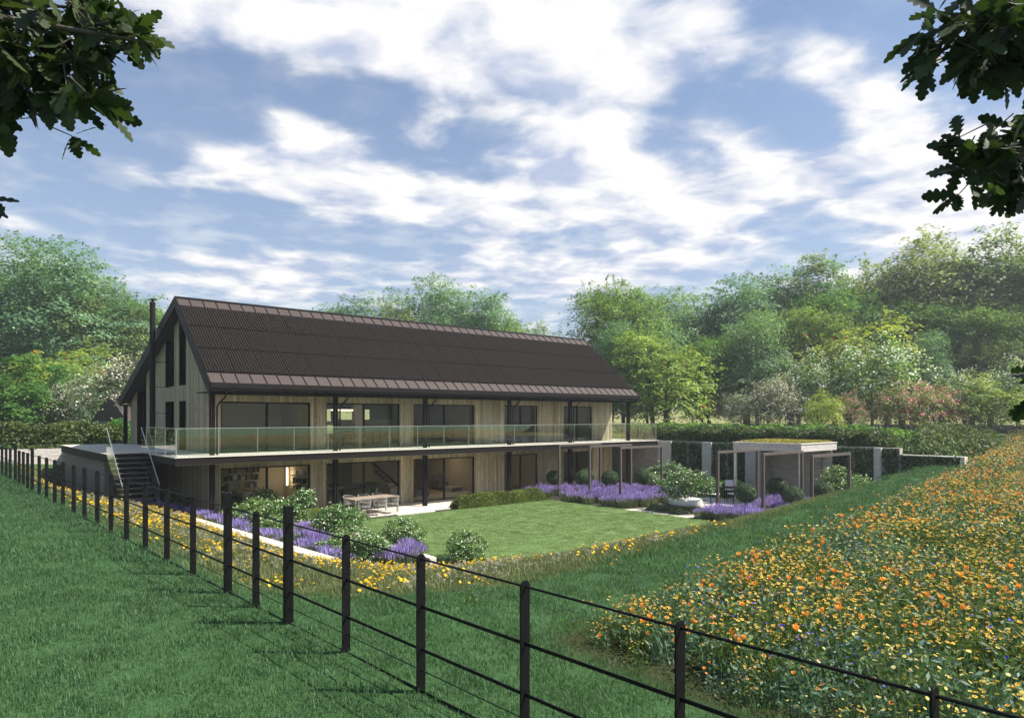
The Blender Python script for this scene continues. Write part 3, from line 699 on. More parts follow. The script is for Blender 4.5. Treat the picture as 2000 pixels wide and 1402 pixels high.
x, D = Yp(895, 33.4); t = empty('coffee_table', (x, 33.2, .006), 0, 'low white coffee table in front of the dark grey sofa', 'coffee table'); box_obj('tabletop', M['cushion'], t, -1.0, 1.0, -.35, .35, .24, .30, bevel=.01); [box_obj('leg', M['cushion'], t, s*.9-.05, s*.9+.05, -.3, .3, 0, .239) for s in (-1, 1)]
x, D = Yp(893, 37.85); v = MB(); v.box(x-.55, x+.55, 37.86, 37.895, .9, 2.45); art = v.build('wall_panel', M['shelf']); tag(art, 'tall pale wall hanging with ochre and dark patches behind the grey sofa', 'wall hanging')
M['ochre'] = mat_plain('ochre_paint', (.42, .26, .05), .8)
v = MB()
for i in range(7): v.box(x-.4+.1*i, x-.32+.1*i, 37.84, 37.858, 1.0+.17*((i*3) % 4), 1.9+.12*((i*5) % 4))
v.build('painted_patches', M['ochre'], art)
# billiard table
x, D = Yp(694, 33.0); t = empty('billiard_table', (x, 33.0, .006), 0, 'dark billiard table with blue cloth behind the second ground floor door', 'billiard table')
box_obj('cloth', M['baize'], t, -1.05, 1.05, -.5, .5, .80, .835); b_ = MB(); b_.box(-1.2, 1.2, -.65, -.501, .72, .86); b_.box(-1.2, 1.2, .501, .65, .72, .86); b_.box(-1.2, -1.051, -.5, .5, .72, .86); b_.box(1.051, 1.2, -.5, .5, .72, .86); b_.box(-1.05, 1.05, -.5, .5, .60, .79); b_.build('frame', M['darkwood'], t, bevel=.02)
for sx in (-1, 1):
    for sy in (-1, 1): b_ = MB(); b_.tube([(sx*1.0, sy*.45, 0), (sx*1.0, sy*.45, .6)], [.06, .10], 12); b_.build('leg', M['lightmetal'] if sx > 0 else M['darkwood'], t)
for i, (bx, by) in enumerate(((-.5, .1), (-.3, -.2), (.0, -.3), (.1, .15), (.4, -.1), (.55, .3), (.7, .2))):
    b_ = MB(); b_.lathe([(0, 0), (.02, .005), (.03, .03), (.02, .055), (0, .06)], (x+bx, 33.0+by, .842), 10); tag(b_.build('billiard_ball', M['cushion']), ('first', 'second', 'third', 'fourth', 'fifth', 'sixth', 'seventh')[i]+' white ball from the left on the blue billiard cloth', 'ball', 'balls on the billiard table')
# inner staircase
x, D = Yp(742, 36.5); t = empty('indoor_staircase', (x, 36.2, .006), 0, 'open tread dark staircase rising to the left inside the house', 'staircase')
for k in range(12): box_obj('tread', M['shelf'], t, .9-k*.22-.28, .9-k*.22, -.45, .45, .2+k*.2, .245+k*.2)
for s in (-.47, .47): b_ = MB(); b_.prism([(1.0, .02), (1.0, .2), (-1.75, 2.54), (-1.95, 2.54)], 'y', s-.02, s+.02); b_.build('stringer', M['darkwood'], t)
# pendant lamps and kitchen upstairs
for px, y, z, lab in ((860, 33.5, 2.2, 'wide flat pendant lamp hanging over the grey sofa'), (668, 32.0, 4.75, 'bar shaped pendant lamp in the second upper window')):
    x, D = Yp(px, y); t = empty('pendant_lamp', (x, y, z), 0, lab, 'pendant lamp'); m_ = MB(); top = 2.558 if z < 3 else 5.178
    if z < 3: m_.lathe([(0, .08), (.38, .03), (.38, -.03), (0, -.05)], (0, 0, 0), 28)
    else: m_.box(-.6, .6, -.04, .04, -.03, .03)
    m_.build('lamp_shade', M['added_glow'], t); m_ = MB(); m_.tube([(0, 0, .05), (0, 0, top-z)], .012, 6); m_.build('cord', M['darkwood'], t)
x, D = Yp(860, 34.0); b_ = MB(); b_.box(x-1.8, x+1.8, 33.6, 34.4, 2.889, 3.78); b_.box(x-1.85, x+1.85, 33.55, 34.45, 3.781, 3.82); tag(b_.build('kitchen_island', M['darkwood'], bevel=.01), 'long dark kitchen island behind the third upper window', 'kitchen island')
x, D = Yp(700, 33.6); t = empty('dining_table', (x, 33.6, 2.889), 0, 'dark dining table in the second upper room', 'table'); box_obj('tabletop', M['darkwood'], t, -1.2, 1.2, -.45, .45, .71, .75); [box_obj('leg', M['darkwood'], t, sx*1.1-.04, sx*1.1+.04, sy*.38-.04, sy*.38+.04, 0, .709) for sx in (-1, 1) for sy in (-1, 1)]

# ---------------------------------------------------------------- patio furniture
t = empty('garden_table', (15.62, 27.93, .016), R(4), 'long brown topped garden table on the cream patio by the pool', 'table')
box_obj('tabletop', M['tabletop'], t, -1.16, 1.16, -.5, .5, .715, .75, bevel=.004)
for sx in (-1, 1):
    for sy in (-1, 1): box_obj('leg', M['lightmetal'], t, sx*1.12-.035, sx*1.12+.035, sy*.46-.035, sy*.46+.035, 0, .714)
def woven_chair():
    t = empty('woven_chair')
    m_ = MB()
    # curved shell built from crossing bands
    def P(u, v):  # u angle round the back -1..1, v height 0..1
        a = u*1.9; r = .27+.03*v; return (r*math.sin(a), .02+r*math.cos(a)*.95, .44+v*(.38-.16*abs(u)**2))
    nb = 15
    for i in range(nb):
        for s in (-1, 1):
            pts = []
            for j in range(6):
                v_ = j/5; u = -1+2*i/(nb-1)+s*.16*v_
                if abs(u) <= 1.02: pts.append(P(u, v_))
            if len(pts) > 1: m_.tube(pts, .010, 4)
    for v_ in (0, .5, 1): m_.tube([P(-1+2*j/16, v_) for j in range(17)], .012 if v_ == 1 else .008, 5)
    m_.build('backrest', M['weave'], t)
    s_ = MB(); s_.lathe([(0, .44), (.24, .445), (.26, .42), (0, .40)], (0, .02, 0), 18); s_.build('seat', M['weave'], t)
    for sx in (-1, 1):
        for sy in (-1, 1): l_ = MB(); l_.tube([(sx*.14, .02+sy*.13, .41), (sx*.24, .02+sy*.24, 0)], .010, 6); l_.build('leg', M['lightmetal'], t)
    return t
proto = woven_chair()
CH = [(-.72, -.62, 180, 'woven grey chair at the left of the garden table on the pool side'), (.05, -.66, 176, 'woven grey chair at the middle of the garden table on the pool side'), (.78, -.6, 184, 'woven grey chair at the right of the garden table on the pool side'),
      (-.78, .60, 2, 'woven grey chair at the left of the garden table on the house side'), (0, .62, -4, 'woven grey chair at the middle of the garden table on the house side'), (.75, .58, 5, 'woven grey chair at the right of the garden table on the house side')]
for i, (dx, dy, a, lab) in enumerate(CH):
    o = proto if i == 0 else copy_tree(proto)
    o.location = (15.62+dx, 27.93+dy+dx*.07, .016); o.rotation_euler = (0, 0, R(a+4)); tag(o, lab, 'chair', 'woven chairs round the garden table')
# pool edging
pe = MB(); pe.box(13.0, 19.8, 27.085, 27.149, -.02, .03); pe.box(13.0, 13.19, 26.40, 27.084, -.02, .03); tag(pe.build('pool_edging', M['white_stone']), kind='structure')
b_ = MB(); b_.box(16.2, 18.2, 26.56, 26.90, .0, .045); tag(b_.build('stepping_slab', M['white_stone'], bevel=.004), 'long pale stepping slab lying in the narrow pool', 'slab')

# ---------------------------------------------------------------- stone retaining wall, pavilion, pergola
M['ivy'] = mat_leaf('ivy_leaf', (.018, .048, .012), (.045, .10, .024), .15, .02, .85, .08)
wall = empty('retaining_wall', (0, 0, 0), 0, 'tall grey coursed stone retaining wall behind the pergola', 'wall')
b_ = MB(); b_.box(36.56, 36.94, 13.2, 30.0, 0, 2.86); b_.box(36.56, 36.94, 30.01, 44.3, 0, 2.57); b_.build('wall', M['stone'], wall)
b_ = MB(); b_.box(36.42, 36.559, 26.7, 27.72, 0, 2.86); b_.build('pier', M['palestone'], wall)
for y0, y1 in ((23.72, 24.36), (16.45, 16.9), (20.8, 21.45), (14.0, 14.34)):
    b_ = MB(); b_.box(36.36, 36.559, y0, y1, 0, 2.86); b_.build('pier', M['palestone'], wall)
lw = empty('low_wall', (0, 0, 0), 0, 'ivy clad low wall with pale coping stepping down at the right end', 'wall')
b_ = MB(); b_.box(36.6, 36.9, 10.62, 13.19, 0, 2.50); b_.build('wall', M['stone'], lw)
b_ = MB(); b_.box(36.56, 36.94, 10.60, 13.19, 2.501, 2.56); b_.build('coping', M['white_stone'], lw)
b_ = MB(); b_.box(36.54, 36.96, 10.42, 10.599, 1.8, 2.56); b_.build('end_pier', M['white_stone'], lw)
pv = empty('pavilion', (0, 0, 0), 0, 'open stone pavilion with a flowering flat roof beside the pergola', 'pavilion')
b_ = MB(); b_.box(32.5, 36.35, 16.17, 19.87, 2.70, 3.06); b_.build('roof', M['palestone'], pv)
b_ = MB(); b_.box(32.47, 36.37, 16.14, 16.32, 3.061, 3.10); b_.box(32.47, 36.37, 19.72, 19.90, 3.061, 3.10); b_.box(32.47, 32.65, 16.321, 19.719, 3.061, 3.10); b_.build('parapet', M['white_stone'], pv)
b_ = MB(); b_.box(36.0, 36.355, 16.91, 19.87, 0, 2.699); b_.build('back_wall', M['stone'], pv)
b_ = MB(); b_.box(34.9, 35.999, 19.6, 19.86, 0, 2.699); b_.build('side_wall', M['stone'], pv)
for y in (16.2, 19.72): b_ = MB(); b_.box(32.53, 32.65, y, y+.12, .01, 2.699); b_.build('column', M['white_stone'], pv)
PY = [(27.35, 'pergola frame nearest the house, its foot in the left lavender bed'), (25.05, 'second pergola frame from the house beside a clipped ball'), (22.92, 'third pergola frame from the house above the end of the left lavender'),
      (17.3, 'pergola frame left of the pavilion by the garden chairs'), (15.12, 'pergola frame standing in front of the pavilion opening'), (13.02, 'pergola frame furthest right, its feet on the grass bank')]
proto = None
for y, lab in PY:
    if proto is None:
        t = proto = empty('pergola_frame')
        box_obj('post', M['pergola'], t, 0, .1, -.06, .06, 0, 2.76, bevel=.004); box_obj('post', M['pergola'], t, 3.4, 3.5, -.06, .06, 0, 2.76, bevel=.004); box_obj('beam', M['pergola'], t, 0, 3.5, -.06, .06, 2.761, 2.87, bevel=.004)
    else: t = copy_tree(proto)
    t.location = (27, y, .01); tag(t, lab, 'pergola frame', 'pergola frames in a row')
# chairs at the pavilion
def arm_chair():
    t = empty('garden_armchair')
    for sx in (-1, 1):
        m_ = MB(); m_.tube([(sx*.24, .22, 0), (sx*.24, .23, .45), (sx*.23, .30, .92)], .016, 6); m_.build('leg', M['steel'], t)
        m_ = MB(); m_.tube([(sx*.25, -.22, 0), (sx*.25, -.22, .45)], .016, 6); m_.build('leg', M['steel'], t)
        m_ = MB(); m_.tube([(sx*.25, -.22, .45), (sx*.27, -.22, .64), (sx*.26, .24, .66)], .014, 6); m_.build('armrest', M['steel'], t)
    m_ = MB(); m_.box(-.25, .25, -.24, .24, .43, .455); m_.build('seat', M['steel'], t)
    box_obj('cushion', M['cushion'], t, -.23, .23, -.23, .22, .456, .50, bevel=.015)
    m_ = MB()
    for a, b in (((-.22, .24, .5), (.22, .31, .9)), ((.22, .24, .5), (-.22, .31, .9)), ((-.23, .305, .92), (.23, .305, .92)), ((0, .24, .5), (0, .31, .9))): m_.tube([a, b], .013, 6)
    m_.build('backrest', M['steel'], t)
    return t
proto = arm_chair()
for i, (px, D, a, lab, cu) in enumerate(((1397, 35.0, 75, 'dark garden armchair seen side on at the left of the pavilion table', 0), (1424, 37.2, -20, 'garden armchair with a white back cushion facing the garden', 1), (1433, 35.2, -150, 'dark garden armchair with crossed back seen from behind', 0))):
    o = proto if i == 0 else copy_tree(proto)
    p = at(px, D); o.location = (p[0], p[1], .012); o.rotation_euler = (0, 0, R(a-40)); tag(o, lab, 'garden chair', 'garden armchairs by the pavilion')
    if cu: box_obj('back_cushion', M['cushion'], o, -.22, .22, .14, .23, .5, .98, bevel=.03)
p = at(1417, 36.2); t = empty('round_garden_table', (p[0], p[1], .012), 0, 'small round dark garden table between the armchairs', 'table'); m_ = MB(); m_.tube([(0, 0, .70), (0, 0, .72)], .5, 28); m_.build('tabletop', M['steel'], t)
for k in range(4): a = k*math.pi/2+.4; m_ = MB(); m_.tube([(.4*math.cos(a), .4*math.sin(a), 0), (.3*math.cos(a), .3*math.sin(a), .7)], .015, 6); m_.build('leg', M['steel'], t)
# bed edging walls left of the lawn
def low_wall(pts, z0, z1, w, lab):
    m_ = MB()
    for (a, b) in zip(pts, pts[1:]):
        L = math.hypot(b[0]-a[0], b[1]-a[1]); an = math.atan2(b[1]-a[1], b[0]-a[0]); m_.box(0, L, 0, w, z0, z1, Matrix.Translation((a[0], a[1], 0)) @ Matrix.Rotation(an, 4, 'Z'))
    tag(m_.build('bed_edging_wall', M['white_stone'], bevel=.01), lab, 'low wall')
low_wall([(8.55, 17.3), (7.75, 30.4)], -.2, .62, .42, 'long pale edging wall between the yellow flower bank and the shrub bed')
low_wall([(7.3, 31.4), (4.6, 45.0)], -.2, .55, .30, 'far pale edging wall climbing the bank towards the stone wall')
low_wall([(11.62, 16.9), (12.25, 26.2)], -.1, .26, .22, 'thin pale kerb wall between the shrub bed and the lawn')
b_ = MB(); b_.box(-6, 6.2, 45.3, 45.75, -.2, 2.66); o = b_.build('boundary_wall', M['palestone']); tag(o, 'sunlit pale stone wall below the left hedge', 'wall')

# ---------------------------------------------------------------- estate fence
FP = []   # (y, tall?)
def fx(y): return 2.80+(25.5-y)*.025
FPpx = [(4, 0), (12, 0), (20, 0), (30, 1), (37.5, 0), (45.5, 0), (54, 0), (63, 1), (76.5, 0), (91, 0), (107, 0), (123, 0), (144, 0), (165, 0), (190, 0), (217, 0), (247, 0), (284, 0), (326, 0), (377, 0), (445, 1), (500, 0), (563, 1), (676, 0), (822, 0), (1025, 0), (1328, 0), (1825, 0), (3100, 0)]
for px, tall in FPpx:
    k = (px-1000)/1345; bx = k*E1[0]+E1[1]; by = k*E2[0]+E2[1]
    # intersect bearing with the straight fence line x = 3.4375 - .025 y
    D = 3.4375/(bx+.025*by); FP.append((by*D, tall))
FP += [(-1.8, 0), (-3.1, 0)]
fence = empty('estate_fence', (0, 0, 0), 0, 'black iron estate railing fence running diagonally across the grass field', 'fence')
FA = math.atan2(1, -.025)
def fence_post(tall):
    m_ = MB()
    if tall:
        m_.box(-.047, .047, -.047, .047, -.1, 1.37)
    else:
        n = 10; pr = [(-.045, -.1), (.045, -.1)]+[(.045*math.cos(math.pi*k/n), 1.165+.045*math.sin(math.pi*k/n)) for k in range(n+1)]
        m_.prism(pr, 'x', -.006, .006)
    return m_.build('post', M['fence'], fence, bevel=.002 if not tall else .004)
pr0 = fence_post(0); pr1 = fence_post(1); u0 = u1 = False
for y, tall in FP:
    src = pr1 if tall else pr0
    first = (not u1) if tall else (not u0)
    o = src if first else src.copy()
    if first:
        if tall: u1 = True
        else: u0 = True
    else: COL.objects.link(o); o.parent = fence
    # flat bars are turned to face along the viewing side of the run
    o.location = (fx(y), y, 2.02); o.rotation_euler = (0, 0, R(90) if not tall else R(-4))
y0, y1 = FP[-1][0], FP[0][0]+3
for h, r_ in ((1.165, .0095), (.75, 0), (.38, 0), (.20, .005), (.02, 0)):
    m_ = MB(); a = (fx(y0), y0, 2.02+h); b = (fx(y1), y1, 2.02+h)
    if r_: m_.tube([a, b], r_, 8)
    else: m_.box(-.004, .004, 0, math.hypot(b[0]-a[0], b[1]-a[1]), -.013, .013, Matrix.Translation(a) @ Matrix.Rotation(math.atan2(b[1]-a[1], b[0]-a[0])-R(90), 4, 'Z'))
    m_.build('rail', M['fence'], fence)

# ---------------------------------------------------------------- outbuilding beyond the hedge
ox, oy = at(262, 54); oz = 2.88
ob = empty('garden_lodge', (ox, oy, oz), YAW-R(90)+R(12)+R(60), 'small timber lodge with a steep dark roof half hidden by pale trees', 'outbuilding')
b_ = MB(); b_.prism([(-3.2, -.3), (3.2, -.3), (3.2, 1.7), (-3.2, 1.7)], 'y', -2.2, 2.2); b_.build('wall', M['wood'], ob)
b_ = MB(); b_.prism([(-2.8, 1.55), (2.8, 1.55), (0, 4.1)], 'x', -3.7, 3.7); b_.build('roof', M['zinc'], ob)
b_ = MB(); b_.box(-.5, .5, -2.26, -2.19, .3, 1.4); w_ = b_.build('window', M['pvdark'], ob)
b_ = MB(); b_.box(-3.5, -3.3, -2.5, -2.3, -.2, 1.6); b_.build('column', M['white_stone'], ob); ob.scale = (.62, .62, .78)

# ---------------------------------------------------------------- air
hz = MB(); hz.box(-235, 275, -135, 295, -1.5, 27); hm = bpy.data.materials.new('air'); hm.use_nodes = True
hn = hm.node_tree.nodes; hn.remove(hn['Principled BSDF']); pvn = hn.new('ShaderNodeVolumePrincipled'); pvn.inputs['Color'].default_value = (.86, .93, 1, 1); pvn.inputs['Density'].default_value = HAZE; pvn.inputs['Anisotropy'].default_value = .3
hm.node_tree.links.new(pvn.outputs[0], hn['Material Output'].inputs['Volume'])
tag(hz.build('haze', hm), kind='stuff')

# ---------------------------------------------------------------- planting
rng = np.random.default_rng(11)
def leaf_quads(C, size, up=.35, aspect=.6, rg=None, v=None, droop=0, outward=None):
    """one bent-free diamond leaf per centre; returns verts, quads, attribute"""
    rg = rg or rng; n = len(C)
    nrm = rg.normal(size=(n, 3)); nrm[:, 2] = np.abs(nrm[:, 2])+up*2
    if outward is not None: nrm += outward
    nrm /= np.linalg.norm(nrm, axis=1)[:, None]
    a = rg.normal(size=(n, 3)); a[:, 2] -= droop; a -= nrm*np.sum(a*nrm, 1)[:, None]; a /= np.linalg.norm(a, axis=1)[:, None]
    b = np.cross(nrm, a); s = (size*rg.uniform(.65, 1.25, n))[:, None]
    V = np.stack([C-a*s*.5, C+b*s*aspect*.5-a*s*.08, C+a*s*.5, C-b*s*aspect*.5-a*s*.08], 1).reshape(-1, 3)
    Fq = np.arange(n*4).reshape(n, 4)
    vv = np.clip((rg.uniform(0, 1, n) if v is None else v), 0, 1)
    return V, Fq, np.repeat(vv, 4)
def crown_points(seed, rx, rz, nl, nc, per, lobe=.5, clump=.5, base=.0, spray=.12):
    """lobed crown: clumps of leaves scattered over overlapping lobes, with sprays reaching out of the outline"""
    rg = np.random.default_rng(seed)
    L = []
    for i in range(nl):
        d = rg.normal(size=3); d /= np.linalg.norm(d); r = rg.uniform(.42, .95)
        c = d*r*np.array([rx, rx, rz]); L.append((c, rg.uniform(.6, 1.25)*lobe*(1.15-.35*max(0, d[2]))))
    L.append((np.array([0, 0, -.12*rz]), .62))
    P = []; Vv = []; O = []
    w = np.array([l[1]**2 for l in L]); w /= w.sum()
    for i in range(nc):
        c, r = L[rg.choice(len(L), p=w)]
        d = rg.normal(size=3); d[2] += .25; d /= np.linalg.norm(d)
        rr = rg.uniform(.78, 1.04)*r
        p = c+d*rr*np.array([rx, rx, rz])
        if rg.random() < spray: p = p+d*rg.uniform(.05, .22)*rx; k = clump*.55
        else: k = clump
        # inside another lobe: rarely kept
        ins = sum(np.linalg.norm((p-c2)/np.array([rx, rx, rz])) < r2*.72 for c2, r2 in L)
        if ins and rg.random() < .75: continue
        cv = rg.uniform(.1, .9)
        q = rg.normal(size=(per, 3))*np.array([k, k, k*.30])
        q[:, 2] -= .22*np.hypot(q[:, 0], q[:, 1])**2/k
        P.append(p+q); Vv.append(np.clip(cv+rg.normal(size=per)*.22, 0, 1)); O.append(np.tile(d, (per, 1)))
    # leading shoots standing clear of the crown
    for i in range(int(nl*3.2*(spray > .15))):
        c, r = L[rg.choice(len(L)-1)]; d = rg.normal(size=3); d[2] = abs(d[2])*1.6+.5; d /= np.linalg.norm(d); p0 = c+d*r*.9*np.array([rx, rx, rz]); ln_ = rg.uniform(.10, .30)*rx
        n_ = int(per*1.3); u_ = rg.uniform(0, 1, n_); P.append(p0+np.outer(u_*ln_, d)+rg.normal(size=(n_, 3))*clump*.30*(1.15-u_)[:, None]); Vv.append(rg.uniform(.3, 1, n_)); O.append(np.tile(d, (n_, 1)))
    P = np.concatenate(P); Vv = np.concatenate(Vv); O = np.concatenate(O); k = P[:, 2] > base+rg.normal(size=len(P))*.12*rz
    return P[k], Vv[k], O[k], L, rg
LEAFM = {}
def lm(name, *a, **k):
    LEAFM[name] = mat_leaf(name, *a, **k); return LEAFM[name]
lm('teal_leaf', (.048, .130, .066), (.260, .420, .225), .42); lm('mid_leaf', (.045, .118, .024), (.255, .400, .100), .42)
lm('yellow_leaf', (.11, .19, .030), (.40, .52, .12), .42); lm('olive_leaf', (.085, .135, .040), (.360, .440, .165), .42)
lm('deep_leaf', (.025, .085, .018), (.150, .310, .060), .42); lm('dust_leaf', (.085, .10, .06), (.22, .23, .15), .35)
lm('oak_leaf', (.014, .030, .010), (.045, .075, .022), .28, .03); lm('box_leaf', (.018, .045, .016), (.070, .130, .045), .2, .02)
lm('camellia_leaf', (.030, .085, .018), (.150, .270, .060), .25, .03, .35, .5); lm('herb_leaf', (.065, .10, .05), (.20, .25, .14), .3, .03)
lm('hedge_leaf', (.028, .058, .016), (.115, .165, .045), .3, .05); lm('golden_hedge_leaf', (.05, .085, .015), (.19, .23, .045), .3, .02)
lm('white_petal', (.75, .72, .66), (.9, .88, .85), .3, .01); lm('pink_petal', (.45, .12, .16), (.65, .28, .30), .3, .02)
lm('lavender_flower', (.22, .15, .46), (.46, .36, .82), .25, .03); lm('lavender_leaf', (.075, .105, .055), (.19, .24, .125), .25, .02)
lm('red_berry', (.45, .03, .01), (.6, .08, .02), .1, .01); lm('sedum', (.16, .17, .03), (.45, .36, .08), .3, .03)
def tree(name, seed, rx, rz, h, leafm, leaf=.30, nl=9, nc=620, per=34, clump=.55, flowers=None, nfl=0, fsize=.22, trunk_r=.22, bark='bark', loose=.12, lobe=.5, clear=None):
    """tree of total height h; crown radius rx, half height rz; returns the empty with trunk and crown"""
    t = empty(name); cz = h-rz*1.18
    P, v, O, L, rg = crown_points(seed, rx, rz, nl, nc, per, lobe, clump, -cz+(clear if clear else .8), loose)
    P = P+np.array([0, 0, cz])
    V, Fq, a = leaf_quads(P, leaf, .75, .62, rg, v, .3, O*1.6)
    t['top'] = float(np.percentile(P[:, 2], 99.85))
    c = link('crown', mesh_np('crown', V, Fq, attrs={'v': a}), t, (LEAFM[leafm],))
    if flowers:
        k = rg.choice(len(P), nfl, replace=False); Q = P[k]+O[k]*.25+rg.normal(size=(nfl, 3))*.05
        V, Fq, a = leaf_quads(Q, fsize, .4, .95, rg, None, 0, O[k]*1.5)
        link('berries' if flowers == 'red_berry' else 'blossom', mesh_np('blossom', V, Fq, attrs={'v': a}), t, (LEAFM[flowers],))
    m_ = MB(); k = trunk_r
    m_.tube([(0, 0, -.4), (0, 0, .05), (.05*rx, .02, cz*.4), (-.03*rx, .04*rx, cz*.8), (0, 0, cz+rz*.45)], [k*1.5, k*1.1, k*.85, k*.62, k*.12], 9)
    for c_, r_ in L[:7]:
        z0 = max(h*.18, cz+c_[2]-rz*1.0); s = (.03*rx*rg.normal(), .03*rx*rg.normal(), z0)
        e = (c_[0]*.95, c_[1]*.95, cz+c_[2]*.8); mid = (e[0]*.45, e[1]*.45, z0+(e[2]-z0)*.4)
        m_.tube([s, mid, e], [k*.45, k*.3, k*.07], 6)
    m_.build('trunk', M[bark], t); t.hide_render = False
    return t
T = {}
def place(kind, px, D, top_py, lab, grp=None, rz=None, wid=1.0):
    """copy of a tree kind set on the ground on a bearing, scaled to its height"""
    src, h = T[kind]; h = src['top']; x, y = at(px, D); gz = float(height([(x, y)])[0]); H = zat(top_py, D)-gz
    o = src if not src.get('used') else copy_tree(src)
    if 'used' in o: del o['used']
    src['used'] = 1
    s = H/h; o.location = (x, y, gz); o.scale = (s*wid, s*wid, s); o.rotation_euler = (0, 0, rnd.uniform(0, 6.28) if rz is None else rz)
    tag(o, lab, 'tree', grp); return o
T['broad_teal'] = (tree('maple_tree', 21, 5.6, 6.6, 17, 'teal_leaf', .26, 20, 1250, 40, .70, loose=.26, lobe=.36), 17)
T['broad_mid'] = (tree('broadleaf_tree', 22, 5.6, 6.2, 16, 'mid_leaf', .26, 20, 1250, 40, .70, loose=.26, lobe=.36), 16)
T['broad_olive'] = (tree('lime_tree', 23, 5.2, 6.8, 17, 'olive_leaf', .26, 20, 1250, 40, .70, loose=.26, lobe=.36), 17)
T['small_yellow'] = (tree('rowan_tree', 24, 3.6, 3.9, 9.5, 'yellow_leaf', .24, 9, 650, 28, .38, 'red_berry', 26, .3, .16, loose=.25, clear=1.5), 9.5)
T['small_deep'] = (tree('broadleaf_tree', 25, 3.9, 3.7, 9, 'deep_leaf', .26, 9, 700, 32, .42, trunk_r=.18, loose=.15), 9)
T['small_teal'] = (tree('maple_tree', 26, 3.4, 3.6, 8.6, 'teal_leaf', .25, 9, 620, 28, .4, trunk_r=.16, loose=.2, clear=1.4), 8.6)
T['blossom_white'] = (tree('crab_apple_tree', 27, 2.5, 3.2, 7, 'mid_leaf', .20, 9, 420, 18, .34, 'white_petal', 2600, .12, .09, 'palebark', .3, .4, 1.3), 7)
T['blossom_grey'] = (tree('hawthorn_tree', 28, 2.2, 2.7, 5.8, 'dust_leaf', .17, 8, 380, 18, .3, 'white_petal', 1900, .095, .08, 'palebark', .3, .4, 1.2), 5.8)
T['blossom_pink'] = (tree('cherry_tree', 29, 2.3, 2.0, 4.6, 'mid_leaf', .17, 8, 360, 16, .3, 'pink_petal', 2200, .12, .07, 'bark', .3, .42, 1.2), 4.6)
T['light'] = (tree('young_birch_tree', 30, 2.1, 2.4, 5.2, 'yellow_leaf', .17, 8, 380, 18, .3, None, 0, .1, .07, 'palebark', .3, .4, 1.1), 5.2)
B = 'broad_teal', 'broad_mid', 'broad_olive'
